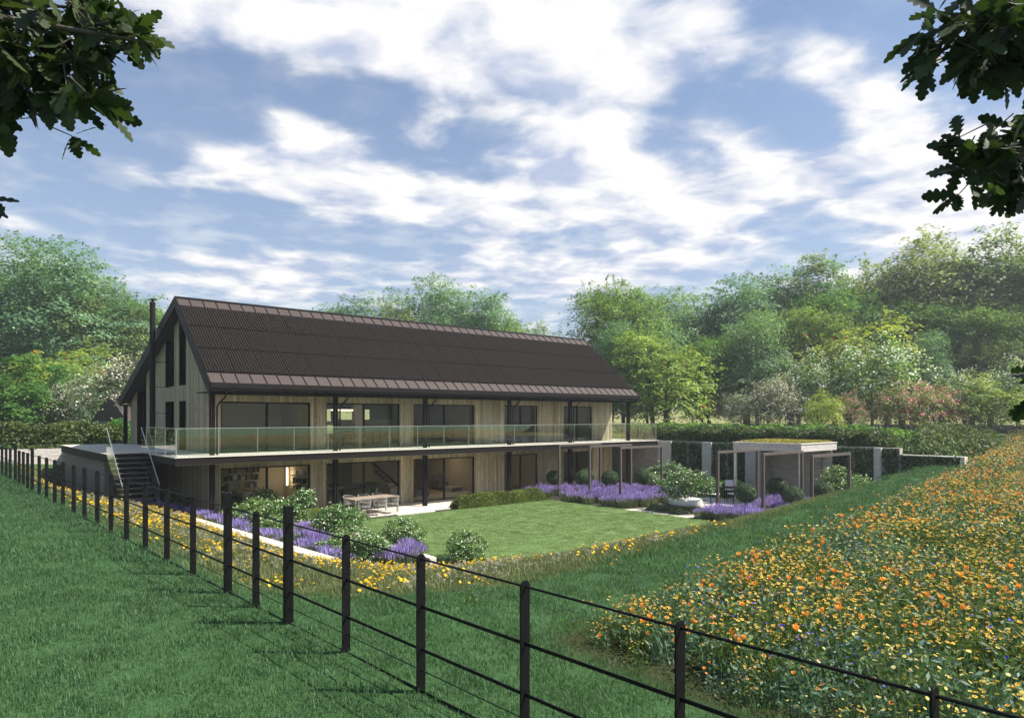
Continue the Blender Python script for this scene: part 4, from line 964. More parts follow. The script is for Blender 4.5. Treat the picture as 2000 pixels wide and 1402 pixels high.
TREES = [
 # behind the left hedge
 (B[0], -60, 80, 500, 'tall hazy blue green tree cut by the left edge of the picture', 1.25), (B[0], 45, 84, 478, 'tallest pale blue green tree on the left skyline', 1.2), (B[0], 130, 80, 486, 'broad pale green tree with twiggy top, second from the tallest on the left', 1.2),
 (B[2], 205, 84, 535, 'olive green tree stepping down the left skyline towards the chimney', 1.1), (B[1], 262, 88, 590, 'lower tree just left of the chimney', 1.0), (B[1], 340, 95, 608, 'small tree top showing between chimney and roof ridge', .9),
 ('small_deep', 20, 52, 692, 'dense dark green tree at the far left above the hedge', 1.25), ('small_deep', 92, 57, 712, 'dark green rounded tree second from the left above the hedge', 1.0), ('small_yellow', 118, 66, 664, 'yellow green tree with scattered red berries on the left', 1.3),
 ('small_teal', 182, 62, 705, 'blue green maple above the small lodge', 1.0), ('blossom_grey', 130, 56, 752, 'small grey green tree with thin stem beside the left hedge', 1.0), ('blossom_grey', 268, 56, 700, 'cream blossomed tree in front of the timber lodge', 1.15),
 # beyond the roof
 (B[0], 650, 100, 596, 'leftmost tree crown peeping over the roof ridge', 1.0), (B[0], 735, 98, 566, 'pale crown with two twiggy peaks over the roof', 1.05), (B[2], 800, 92, 590, 'yellow green crown low over the middle of the roof', 1.1), (B[0], 850, 98, 548, 'highest pale crown over the middle of the roof', 1.0),
 (B[0], 925, 96, 562, 'pale crown right of the highest one over the roof', 1.0), (B[1], 985, 96, 604, 'low green crown ending the group over the roof', .9), (B[2], 1080, 98, 628, 'small olive crown alone above the right part of the ridge', .7),
 # right hand wood
 (B[1], 1218, 76, 543, 'tree rising directly from the right end of the roof', .85), (B[0], 1275, 80, 560, 'blue green tree second from the roof end', 1.1), (B[2], 1300, 84, 572, 'olive tree in the dip of the right skyline', 1.05), (B[0], 1385, 84, 566, 'teal tree right of the dip in the skyline', 1.0),
 (B[0], 1455, 82, 548, 'teal tree climbing the right skyline', 1.05), (B[0], 1545, 84, 512, 'tall pale teal tree with feathery top', 1.1), (B[2], 1630, 84, 505, 'tall olive tree left of the highest one', 1.05), (B[2], 1735, 82, 458, 'highest sunlit olive tree of the right wood', 1.05),
 (B[1], 1840, 82, 510, 'tall green tree right of the highest one', 1.1), (B[2], 1935, 78, 462, 'tall olive tree near the right edge of the picture', 1.05), (B[1], 2030, 78, 480, 'tall green tree cut by the right edge', 1.2), (B[2], 2130, 80, 450, 'tall olive tree outside the right edge', 1.2),
 (B[0], 1195, 68, 630, 'round teal tree against the right gable', .85), (B[1], 1265, 66, 640, 'green tree with pale trunk behind the right balcony', .9), ('small_yellow', 1305, 63, 645, 'bright yellow green rowan behind the terrace end', 1.15), (B[1], 1370, 68, 655, 'dark tree with two stems right of the rowan', .9),
 (B[0], 1460, 68, 615, 'broad teal tree in the middle of the right wood', 1.1), (B[1], 1560, 72, 600, 'shaded green tree behind the white flowering ones', 1.1), ('small_yellow', 1655, 66, 616, 'bright lime green rowan with red berries in the right wood', 1.1), (B[0], 1800, 68, 650, 'teal tree low in the right wood', .9),
 (B[1], 1760, 76, 590, 'dark green tree filling the right wood behind the teal one', 1.2), (B[1], 1900, 72, 600, 'dark green tree filling the wood near the right edge', 1.2), (B[2], 1990, 66, 620, 'shaded olive tree at the right edge above the meadow', 1.1), (B[1], 1480, 76, 640, 'dark under tree between the teal ones', 1.2), (B[1], 1660, 78, 560, 'dark tree behind the lime green rowan', 1.1),
 (B[1], 2090, 64, 640, 'green tree just outside the right edge', 1.1),
 ('blossom_grey', 1500, 57, 742, 'grey white blossomed tree left of the bright green one', 1.05), ('blossom_grey', 1548, 60, 735, 'thin pale blossomed tree with dark stem', .9), ('blossom_white', 1595, 60, 684, 'tall narrow tree sprinkled white left of the rowan', .85), ('light', 1605, 52, 757, 'small bright green young tree above the retaining wall', 1.0),
 ('blossom_white', 1705, 58, 655, 'largest white flowering tree of the front row', 1.15), ('blossom_pink', 1662, 54, 765, 'small pink flowering tree left of the large white one', .7), ('blossom_pink', 1765, 53, 742, 'pink flowering cherry in the middle of the front row', 1.05), ('blossom_pink', 1825, 54, 748, 'pink flowering cherry at the right of the pair', 1.1),
 ('blossom_white', 1885, 55, 722, 'white flowering tree right of the pink cherries', 1.15), ('light', 1940, 53, 728, 'light green young tree near the right edge', 1.1), ('blossom_white', 1985, 55, 700, 'white flowering tree at the right edge', 1.1), ('blossom_grey', 1448, 60, 770, 'small pale shrub like tree among the dark trunks', .8),
]
for k_, px, D, tp, lab, wd in TREES: place(k_, px, D, tp, lab, {'b': 'tall trees of the surrounding wood', 's': 'smaller trees of the wood edge', 'l': 'small ornamental trees in the front row'}[k_[0] if k_[:3] != 'blo' else 'l'], None, wd)

# --- shrubs
def shrub_mesh(seed, rx, rz, nc, per, leaf, clump, nl=7, lobe=.5, base=.03):
    P, v, O, L, rg = crown_points(seed, rx, rz, nl, nc, per, lobe, clump, -rz*.92, .12)
    P[:, 2] += rz*.95; P[:, 2] = np.maximum(P[:, 2], base); return P, v, O, rg
def camellia(seed, name='camellia_shrub'):
    t = empty(name); P, v, O, rg = shrub_mesh(seed, 1.0, .85, 420, 16, .1, .13)
    V, Fq, a = leaf_quads(P, .105, .2, .62, rg, v, .2, O*.8); link('foliage', mesh_np('foliage', V, Fq, attrs={'v': a}), t, (LEAFM['camellia_leaf'],))
    k = rg.choice(len(P), 270, replace=False); Q = np.repeat(P[k]+O[k]*.07, 3, 0)+rg.normal(size=(810, 3))*.012
    V, Fq, a = leaf_quads(Q, .055, .3, .95, rg, None, 0, np.repeat(O[k], 3, 0)*1.2); link('blossom', mesh_np('blossom', V, Fq, attrs={'v': a}), t, (LEAFM['white_petal'],))
    m_ = MB()
    for i in range(7): a_ = i*.9; m_.tube([(0, 0, -.05), (.2*math.cos(a_), .2*math.sin(a_), .4), (.6*math.cos(a_), .6*math.sin(a_), 1.1)], [.03, .022, .008], 5)
    m_.build('stems', M['bark'], t); return t
CAM = [camellia(41), camellia(42)]
usedc = [False, False]
def put_cam(x, y, z, rx, h, lab, cat='shrub'):
    i = rnd.randrange(2); o = CAM[i] if not usedc[i] else copy_tree(CAM[i]); usedc[i] = True
    o.location = (x, y, z); q_ = .86 if x < 13 else 1.0; o.scale = (rx*q_, rx*q_, h*(q_+.04)/1.75); o.rotation_euler = (0, 0, rnd.uniform(0, 6.28)); tag(o, lab, cat, 'white flowering shrubs'); return o
for a in [(9.9, 34.6, .3, 1.0, 1.2, 'white flowering shrub at the foot of the stair'), (10.3, 31.5, .1, 1.0, 1.3, 'white flowering shrub below the corner of the balcony'), (9.4, 32.6, .2, .9, 1.2, 'white flowering shrub between stair and balcony corner'),
          (10.9, 29.3, .0, 1.0, 1.75, 'tall white flowering shrub before the left end of the first ground floor window'), (9.6, 27.4, .0, 1.0, 1.6, 'white flowering shrub left of the first square fence post'), (11.35, 26.6, .0, 1.0, 1.65, 'white flowering shrub between the two square fence posts'),
          (9.35, 24.3, .1, .8, 1.05, 'dark low white flowering shrub by the pale edging wall'), (9.2, 21.6, .1, .7, .8, 'small white flowering shrub just left of the second square post'), (11.9, 23.7, .0, .98, 1.6, 'large white flowering shrub at the left corner of the lawn'),
          (9.5, 19.7, .1, .7, .9, 'low white flowering shrub at the lower bend of the bed'), (10.9, 20.2, .0, .9, 1.0, 'wide white flowering shrub in the middle of the lower bed'), (9.9, 18.1, .1, .85, 1.0, 'white flowering shrub at the front end of the shrub bed'),
          (12.15, 19.6, .0, .72, 1.35, 'upright white flowering shrub standing against the lawn'), (12.5, 16.8, .0, .75, 1.2, 'rightmost white flowering shrub, at the front corner of the lawn'),
          (34.3, 26.0, .02, 1.1, 1.9, 'white flowering shrub against the stone wall beside the pergola'), (27.3, 19.2, .62, 1.0, 1.55, 'white flowering shrub growing in the white bowl'), (34.2, 14.7, .1, 1.15, 1.75, 'white flowering shrub under the last pergola frame'), (31.8, 24.2, .02, .6, 1.1, 'low white flowering shrub behind the clipped balls')]:
    put_cam(*a)
bw = MB(); bw.lathe([(0, .02), (.45, .02), (.72, .22), (.80, .52), (.74, .56), (.70, .50), (0, .48)], (27.3, 19.2, .01), 36); tag(bw.build('planter_bowl', M['concrete_bowl']), 'wide white bowl planter on the cream path', 'planter')
# clipped box balls
def boxball():
    t = empty('topiary_ball'); rg = np.random.default_rng(5); n = 5200; d = rg.normal(size=(n, 3)); d /= np.linalg.norm(d, axis=1)[:, None]
    r = .47*(1+.05*np.sin(d[:, 0]*7+1)*np.sin(d[:, 1]*6)*np.sin(d[:, 2]*5))*rg.uniform(.86, 1.03, n); P = d*r[:, None]+np.array([0, 0, .98])
    V, Fq, a = leaf_quads(P, .05, 0, .7, rg, None, 0, d*1.6); link('foliage', mesh_np('foliage', V, Fq, attrs={'v': a}), t, (LEAFM['box_leaf'],))
    m_ = MB(); m_.tube([(0, 0, 0), (.01, 0, .9)], .03, 8); m_.build('stem', M['bark'], t); return t
bb = boxball()
for i, (x, y, s, lab) in enumerate([(28.25, 29.0, .95, 'clipped box ball nearest the house, left of the first pergola post'), (28.9, 27.3, 1.0, 'clipped box ball between the first and second pergola posts, in front'), (30.3, 28.3, 1.0, 'clipped box ball partly behind the second pergola post'), (29.65, 25.9, 1.05, 'large clipped box ball left of the third pergola post'), (32.1, 25.5, 1.05, 'clipped box ball before the stone wall'),
        (28.7, 16.9, 1.02, 'clipped box ball beside the garden armchairs'), (32.3, 17.3, 1.05, 'clipped box ball inside the pavilion opening'), (29.4, 15.0, 1.0, 'clipped box ball in front of the white pavilion column'), (32.3, 15.0, 1.0, 'rightmost clipped box ball by the last frame')]):
    o = bb if i == 0 else copy_tree(bb); o.location = (x, y, 0); o.scale = (s, s, s*.92); o.rotation_euler = (0, 0, i*1.1); tag(o, lab, 'topiary', 'clipped box balls')
# lavender beds
def inpoly_pts(poly, n, rg):
    A = np.array(poly); lo = A.min(0); hi = A.max(0); out = []
    while sum(map(len, out)) < n:
        P = rg.uniform(lo, hi, (n, 2)); out.append(P[inside(P, poly)])
    return np.concatenate(out)[:n]
def lavender(poly, h, lab, seed, dens=34, zf=None, spikes=34):
    rg = np.random.default_rng(seed); A = np.array(poly); area = abs(sum(A[i][0]*A[(i+1) % len(A)][1]-A[(i+1) % len(A)][0]*A[i][1] for i in range(len(A))))/2
    # mounded plants set about .45 m apart
    C = inpoly_pts(poly, int(area*5.5)+3, rg); t = empty('lavender_bed', (0, 0, 0), 0, lab, 'lavender', 'lavender beds')
    z0 = height(C) if zf is None else np.full(len(C), zf)
    def fan(nper, r0, r1, h0, h1):
        n = len(C)*nper; ci = np.repeat(np.arange(len(C)), nper); a = rg.uniform(0, 6.283, n); k = np.sqrt(rg.uniform(0, 1, n)); hs = np.repeat(rg.uniform(.82, 1.12, len(C)), nper)
        base = np.column_stack([C[ci, 0]+np.cos(a)*k*r0, C[ci, 1]+np.sin(a)*k*r0, z0[ci]]); lean = k
        tip = np.column_stack([C[ci, 0]+np.cos(a)*lean*r1, C[ci, 1]+np.sin(a)*lean*r1, z0[ci]+h*hs*(1-.16*lean**2)*rg.uniform(h0, h1, n)]); return base, tip, a, n
    def blades(base, tip, w, a):
        n = len(base); s = np.column_stack([-np.sin(a+1.3), np.cos(a+1.3), np.zeros(n)])*w
        V = np.stack([base-s, base+s, tip+s*.35, tip-s*.35], 1).reshape(-1, 3); return V, np.arange(n*4).reshape(n, 4), np.repeat(rg.uniform(0, 1, n), 4)
    b, tp, a, n = fan(120, .20, .30, .50, .88); V, Fq, at_ = blades(b, tp, .011, rg.uniform(0, 6.28, n)); link('foliage', mesh_np('foliage', V, Fq, attrs={'v': at_}), t, (LEAFM['lavender_leaf'],))
    b, tp, a, n = fan(spikes*2, .14, .33, .90, 1.12); d = tp-b; p0 = b+d*.74; V, Fq, at_ = blades(p0, tp, .013, rg.uniform(0, 6.28, n)); link('blossoms', mesh_np('blossoms', V, Fq, attrs={'v': at_}), t, (LEAFM['lavender_flower'],))
    return t
lavender([(25.5, 27.0), (25.4, 21.6), (26.4, 21.2), (28.1, 21.6), (28.2, 27.2), (27.5, 29.0), (25.4, 28.6)], .58, 'left front lavender bed bordering the lawn below the pergola', 51)
lavender([(28.6, 28.0), (28.7, 21.4), (31.2, 20.9), (31.4, 28.4)], .60, 'back lavender bed between pergola and stone wall', 52)
lavender([(25.5, 17.5), (25.5, 13.6), (28.2, 13.0), (28.3, 17.2)], .58, 'right front lavender bed beside the white bowl', 53)
lavender([(28.8, 16.4), (28.8, 13.0), (32.4, 12.9), (32.6, 16.0), (31.5, 18.2)], .60, 'right back lavender bed in front of the pavilion', 54)
lavender([(8.75, 30.5), (8.2, 30.6), (8.95, 17.6), (9.5, 17.6)], .45, 'narrow lavender strip along the inside of the long pale edging wall', 55)
lavender([(7.5, 36.5), (7.0, 36.4), (7.9, 31.0), (8.4, 31.2)], .45, 'far lavender strip below the stair', 56, zf=.3)
lavender([(9.2, 28.6), (9.3, 26.2), (10.0, 26.2), (9.9, 28.6)], .6, 'lavender clump behind the first square fence post', 57)
lavender([(9.4, 23.4), (9.5, 22.2), (10.2, 22.2), (10.1, 23.4)], .6, 'lavender clump between the square fence posts', 58)
lavender([(10.9, 25.4), (11.0, 24.2), (11.5, 24.2), (11.5, 25.4)], .4, 'small lavender clump by the end of the kerb wall', 61)
lavender([(9.4, 21.0), (9.4, 19.9), (10.1, 19.9), (10.2, 21.0)], .7, 'tall lavender clump right of the second square fence post', 59)
lavender([(10.1, 18.4), (10.2, 17.1), (11.6, 16.9), (11.7, 18.6)], .6, 'lavender clump at the front end of the shrub bed', 60)
# low hedges and hedge rows
def hedge(poly, h, lab, matn, seed, leaf=.05, dens=900, cat='hedge', zbase=None, bumpy=.12, name='hedge', top_only=False):
    rg = np.random.default_rng(seed); A = np.array(poly); area = abs(sum(A[i][0]*A[(i+1) % len(A)][1]-A[(i+1) % len(A)][0]*A[i][1] for i in range(len(A))))/2
    n = int(area*dens); P = inpoly_pts(poly, n, rg); e = seg_dist(P, poly)
    z0 = height(P) if zbase is None else np.full(n, zbase)
    bx = .5*np.sin(P[:, 0]*1.9+seed)+.5*np.sin(P[:, 1]*2.3+seed*1.3)+.35*np.sin(P[:, 0]*5.1)*np.sin(P[:, 1]*4.7)
    H = h*(1+bumpy*bx)*np.sqrt(np.clip(e/min(.35, h*.7), .03, 1)); u = rg.uniform(0, 1, n)**.45
    u = np.where(e < .25, rg.uniform(.05, 1, n), u)
    Q = np.column_stack([P, z0+H*u]); cv = np.sin(P[:, 0]*3.1+seed)*np.sin(P[:, 1]*2.9)*.25+.5+rg.normal(size=n)*.25
    V, Fq, a = leaf_quads(Q, leaf, .2, .6, rg, cv, .1)
    me = mesh_np(name, V, Fq, attrs={'v': a}); o = link(name, me, None, (LEAFM[matn],)); return tag(o, lab, cat)
hedge([(19.5, 27.3), (19.5, 26.5), (20.0, 26.25), (25.1, 26.2), (25.3, 27.6), (20.0, 27.5)], .62, 'low golden green hedge along the back edge of the lawn', 'golden_hedge_leaf', 61, .065, 6500)
hedge([(12.4, 29.0), (12.4, 27.4), (14.3, 27.3), (14.6, 28.4), (13.6, 29.4)], .35, 'low golden green hedge in front of the first timber pier', 'golden_hedge_leaf', 62, .065, 6500)
hedge([(13.0, 27.0), (13.0, 26.2), (14.6, 26.1), (14.7, 27.0)], .5, 'grey green grassy mound at the left end of the pool', 'herb_leaf', 63, .07, 5000, 'shrub', name='grass_mound')
hedge([(26.0, 20.6), (25.8, 18.6), (26.6, 18.1), (27.6, 18.3), (27.9, 19.0), (27.0, 20.4)], .28, 'grey green herb mound round the white bowl', 'herb_leaf', 64, .07, 5000, 'shrub', name='herb_mound')
hedge([(32.9, 24.6), (32.9, 20.6), (35.6, 20.6), (35.8, 24.6)], .75, 'dark low hedge behind the armchairs at the foot of the wall', 'deep_leaf', 65, .09, 2600)
hedge([(33.0, 13.4), (33.0, 12.9), (36, 12.6), (36.2, 16.0), (34.5, 16.2)], .5, 'low green planting at the right foot of the stone wall', 'hedge_leaf', 66, .08, 2600)
hedge([(36.7, 30.5), (36.7, 11.6), (37.9, 11.0), (39.2, 12), (39.2, 30.5)], .78, 'long mixed shrub hedge running along the top of the retaining wall', 'hedge_leaf', 67, .16, 700, bumpy=.22)
hedge([(39.4, 34), (39.4, 11.6), (42.5, 12.2), (42.5, 34)], .95, 'dark back hedge behind the wall top shrubs', 'deep_leaf', 68, .2, 130, bumpy=.2)
hedge([at(1885, 36)[:2], at(1790, 33)[:2], at(1780, 41)[:2], at(1870, 43), at(1965, 44), at(1950, 38)], 1.35, 'large rounded evergreen shrub group at the right end of the low wall', 'hedge_leaf', 69, .17, 260, 'shrub', bumpy=.25, name='shrub_group')
hedge([at(-60, 35.9), at(-60, 39.6), at(250, 44.5), at(250, 40.8), at(130, 38.5), at(60, 37.3)], 1.4, 'broad leafy hedge behind the sunlit stone wall on the left', 'hedge_leaf', 70, .2, 420, bumpy=.15, zbase=2.55)
hedge([at(205, 40.6), at(256, 41), at(262, 44), at(210, 44)], 1.3, 'dark hedge corner beside the rear post of the house', 'deep_leaf', 71, .16, 420)
hedge([(35.0, 35.0), (36.4, 33.5), (39.2, 33.5), (39.2, 37.5), (36, 38)], 1.25, 'bright green rounded shrub on the terrace behind the right balustrade', 'yellow_leaf', 72, .14, 420, 'shrub', zbase=2.88, bumpy=.2, name='shrub')
hedge([(37.0, 33.0), (37.0, 30.8), (39.2, 30.8), (39.2, 33.2)], .3, 'strip of yellow flowering ground cover at the end of the terrace', 'sedum', 73, .08, 500, 'ground cover', zbase=2.88, name='ground_cover')
o = hedge([(32.7, 19.68), (32.7, 16.36), (36.3, 16.36), (36.3, 19.68)], .14, None, 'sedum', 74, .07, 1100, None, zbase=3.061, name='roof_planting'); o.parent = pv
if 'category' in o: del o['category']
# ivy panels on the wall
def ivy(y0, y1, x, z0, z1, lab, seed, th=.2, parent=None, dens=520):
    rg = np.random.default_rng(seed); n = int((y1-y0)*(z1-z0)*dens); y = rg.uniform(y0, y1, n); z = rg.uniform(z0, z1, n)
    dx = th*(.55+.45*np.sin(y*5+seed)*np.sin(z*4))*rg.uniform(.1, 1, n); P = np.column_stack([x-dx, y+rg.normal(size=n)*.03, z+rg.normal(size=n)*.03])
    V, Fq, a = leaf_quads(P, .11, -.2, .8, rg, None, .6, np.tile([-1.6, 0, 0], (n, 1))); o = link('ivy', mesh_np('ivy', V, Fq, attrs={'v': a}), None, (M['ivy'],)); return tag(o, lab, 'ivy', 'ivy panels on the retaining wall')
for i, (y0, y1, lab) in enumerate([(25.55, 26.68, 'ivy panel nearest the house on the stone wall'), (24.4, 25.42, 'second ivy panel from the house, left of a stone pier'), (22.75, 23.7, 'ivy panel just right of the first stone pier'), (21.5, 22.65, 'ivy panel left of the pavilion pier'),
        (15.45, 16.42, 'ivy panel just right of the pavilion'), (14.38, 15.35, 'ivy panel between pavilion and last stone pier'), (13.25, 13.98, 'ivy panel between the last pier and the low wall')]): ivy(y0, y1, 36.555, .05, 2.80, lab, 80+i)
ivy(10.62, 13.15, 36.6, 1.0, 2.50, 'ivy covering the face of the low wall at the right', 90)

# ---------------------------------------------------------------- scattered ground cover
PROT = {}
def proto_coll(key, objs):
    c = bpy.data.collections.new(key)
    for o in objs: c.objects.link(o)
    return c
def raw(name, V, Fq=None, Ft=None, attrs=None, mats=(), matidx=None):
    me = mesh_np(name, V, Fq, Ft, attrs, matidx)
    for m_ in mats: me.materials.append(m_)
    return bpy.data.objects.new(name, me)
def scatter(name, P, scl, coll, nproto, seed, tilt=.12, label=None, cat=None):
    rg = np.random.default_rng(seed); n = len(P)
    rot = np.column_stack([rg.normal(size=n)*tilt, rg.normal(size=n)*tilt, rg.uniform(0, 6.283, n)])
    me = bpy.data.meshes.new(name); me.vertices.add(n); me.vertices.foreach_set('co', np.asarray(P, np.float32).ravel())
    for k, t_, v in (('rot', 'FLOAT_VECTOR', rot), ('scl', 'FLOAT', scl), ('idx', 'INT', rg.integers(0, nproto, n))):
        a = me.attributes.new(k, t_, 'POINT'); a.data.foreach_set('vector' if t_ == 'FLOAT_VECTOR' else 'value', np.asarray(v, np.int32 if t_ == 'INT' else np.float32).ravel())
    me.update(); o = bpy.data.objects.new(name, me); COL.objects.link(o)
    g = bpy.data.node_groups.new(name, 'GeometryNodeTree'); g.interface.new_socket('Geometry', in_out='INPUT', socket_type='NodeSocketGeometry'); g.interface.new_socket('Geometry', in_out='OUTPUT', socket_type='NodeSocketGeometry')
    N = g.nodes; gi = N.new('NodeGroupInput'); go = N.new('NodeGroupOutput'); ip = N.new('GeometryNodeInstanceOnPoints'); mp = N.new('GeometryNodeMeshToPoints'); ci = N.new('GeometryNodeCollectionInfo')
    ci.inputs['Collection'].default_value = coll; ci.inputs['Separate Children'].default_value = True; ci.inputs['Reset Children'].default_value = True
    ip.inputs['Pick Instance'].default_value = True
    def na(nm, t_):
        a = N.new('GeometryNodeInputNamedAttribute'); a.data_type = t_; a.inputs['Name'].default_value = nm; return a.outputs[0]
    g.links.new(gi.outputs[0], mp.inputs[0]); g.links.new(mp.outputs[0], ip.inputs['Points']); g.links.new(ci.outputs[0], ip.inputs['Instance'])
    g.links.new(na('rot', 'FLOAT_VECTOR'), ip.inputs['Rotation']); g.links.new(na('scl', 'FLOAT'), ip.inputs['Scale']); g.links.new(na('idx', 'INT'), ip.inputs['Instance Index'])
    g.links.new(ip.outputs[0], go.inputs[0]); md = o.modifiers.new('scatter', 'NODES'); md.node_group = g
    return tag(o, label, cat, None, 'stuff')
def blade_mesh(n, r, h, w, rg, bend=.35, spread=None):
    a = rg.uniform(0, 6.283, n); k = np.sqrt(rg.uniform(0, 1, n))*r; x = np.cos(a)*k; y = np.sin(a)*k
    hh = h*rg.uniform(.5, 1.1, n); la = rg.uniform(0, 6.283, n); lx = np.cos(la)*bend*hh*rg.uniform(.3, 1.2, n); ly = np.sin(la)*bend*hh*rg.uniform(.3, 1.2, n)
    s = np.column_stack([-np.sin(la), np.cos(la), np.zeros(n)])*w
    b = np.column_stack([x, y, np.full(n, -.01)]); m1 = np.column_stack([x+lx*.35, y+ly*.35, hh*.6]); t_ = np.column_stack([x+lx, y+ly, hh])
    V = np.stack([b-s, b+s, m1+s*.7, m1-s*.7, t_], 1).reshape(-1, 3); i = np.arange(n)[:, None]*5
    return V, i+np.array([[0, 1, 2, 3]]), i+np.array([[3, 2, 4]]), np.repeat(rg.uniform(0, 1, n), 5)
lm('field_grass', (.028, .084, .032), (.098, .192, .082), .35, .01); lm('bank_grass', (.070, .095, .035), (.21, .235, .11), .3, .01); lm('lawn_grass', (.12, .19, .062), (.21, .29, .125), .35, .0)
lm('meadow_leaf', (.035, .085, .050), (.18, .29, .19), .3, .02); lm('meadow_leaf_green', (.035, .075, .016), (.15, .21, .05), .3, .02)
lm('orange_petal', (.74, .28, .05), (.90, .48, .13), .3, .0); lm('amber_petal', (.72, .38, .03), (.88, .60, .10), .3, .0); lm('cream_petal', (.58, .50, .18), (.76, .70, .36), .3, .0); lm('blue_petal', (.03, .03, .35), (.10, .09, .6), .3, .0)
lm('yellow_petal', (.80, .50, .01), (.92, .72, .03), .3, .0); lm('seed_puff', (.30, .28, .25), (.48, .46, .42), .4, .0); lm('dark_eye', (.09, .03, .01), (.14, .06, .02), .0, .0)
rg = np.random.default_rng(77)
def tufts(key, k, n, r, h, w, matn, bend=.4):
    return proto_coll(key, [raw('grass_tuft', *(lambda q: (q[0], q[1], q[2], {'v': q[3]}))(blade_mesh(n, r, h, w, rg, bend)), mats=(LEAFM[matn],)) for _ in range(k)])
def in_view(P, margin=.06, near=0, far=1e9):
    X = P[:, 0]*E1[0]+P[:, 1]*E2[0]; D = P[:, 0]*E1[1]+P[:, 1]*E2[1]
    return (D > 2.5) & (np.abs(X/np.maximum(D, .1)) < .744+margin+1.2/np.maximum(D, .1)) & (D > near) & (D < far)
def sample(bbox, dens, cond, near, far):
    x0, x1, y0, y1 = bbox; n = int((x1-x0)*(y1-y0)*dens); P = np.column_stack([rg.uniform(x0, x1, n), rg.uniform(y0, y1, n)]); P = P[in_view(P, .11, near, far)]; return P[cond(P)]
def zcol(P, dz=0): return np.column_stack([P, height(P)+dz])
gC = tufts('field_tufts', 6, 95, .24, .046, .0030, 'field_grass', .8)
def is_field(P): return ~inside(P, OUT) & ~inside(P, MEADOW) & (P[:, 1] < 45)
def edge_soft(P, poly, w): return rg.uniform(0, 1, len(P)) > seg_dist(P, poly)/w
OUT_SOFT = lambda P: (~inside(P, OUT) | (seg_dist(P, OUT) < rg.uniform(0, .7, len(P)))) & ~inside(P, MEADOW) & (P[:, 1] < 45.2)
A_ = sample((-30, 25, -8, 45), 46, OUT_SOFT, 2.5, 11); B_ = sample((-60, 50, -8, 45), 22, OUT_SOFT, 11, 26); C_ = sample((-60, 60, -10, 46), 9, OUT_SOFT, 26, 60)
Pg = np.concatenate([A_, B_, C_]); sg = np.concatenate([rg.uniform(.75, 1.25, len(A_)), rg.uniform(1.1, 1.7, len(B_)), rg.uniform(1.6, 2.4, len(C_))])
scatter('field_grass', zcol(Pg, -.01), sg, gC, 6, 1, .15, 'long green field grass', 'grass')
bC = tufts('bank_tufts', 4, 45, .16, .11, .0035, 'bank_grass', .6)
def on_bank(P): return inside(P, OUT) & ~inside(P, TOE) & (seg_dist(P, OUT) > rg.uniform(0, .9, len(P))) & (P[:, 0] < 36)
A_ = sample((3, 36, 7, 45), 30, on_bank, 5, 60)
scatter('bank_grass', zcol(A_, -.01), rg.uniform(.7, 1.4, len(A_)), bC, 4, 2, .15, 'rough olive grass on the bank', 'grass')
LAWN = [(12.3, 17.0), (14, 16.1), (17, 15.45), (21, 15.35), (25.25, 15.35), (25.25, 26.3), (12.3, 26.3)]
lC = tufts('lawn_tufts', 5, 90, .3, .012, .0035, 'lawn_grass', .7)
A_ = sample((12, 25.4, 15, 26.4), 45, lambda P: inside(P, LAWN), 5, 60)
scatter('lawn_grass', np.column_stack([A_, np.full(len(A_), .028)]), rg.uniform(.8, 1.3, len(A_)), lC, 5, 3, .1, 'short mown lawn grass', 'grass')
# flowers
def disc(c, r, n, nrm, cup=0.):
    c = np.array(c, float); nrm = np.array(nrm, float); nrm /= np.linalg.norm(nrm); u = np.cross(nrm, [.3, .9, .1]); u /= np.linalg.norm(u); w = np.cross(nrm, u)
    V = []; Fq = []
    for i in range(n):
        a = 2*math.pi*i/n; da = math.pi/n*1.05
        def pt(rr, aa): return c+(u*math.cos(aa)+w*math.sin(aa))*rr+nrm*cup*rr
        V += [c, pt(r*.75, a-da), pt(r, a), pt(r*.75, a+da)]; Fq.append([4*i, 4*i+1, 4*i+2, 4*i+3])
    return np.array(V), np.array(Fq)
def assemble(parts):
    V = []; Q = []; T_ = []; a = []; mq = []; mt = []; n = 0
    for Vi, Fq, Ft, mi, av in parts:
        V.append(Vi); a.append(av if av is not None else np.full(len(Vi), rg.uniform()))
        if Fq is not None and len(Fq): Q.append(np.asarray(Fq)+n); mq += [mi]*len(Fq)
        if Ft is not None and len(Ft): T_.append(np.asarray(Ft)+n); mt += [mi]*len(Ft)
        n += len(Vi)
    return np.concatenate(V), np.concatenate(Q) if Q else None, np.concatenate(T_) if T_ else None, np.concatenate(a), mq+mt
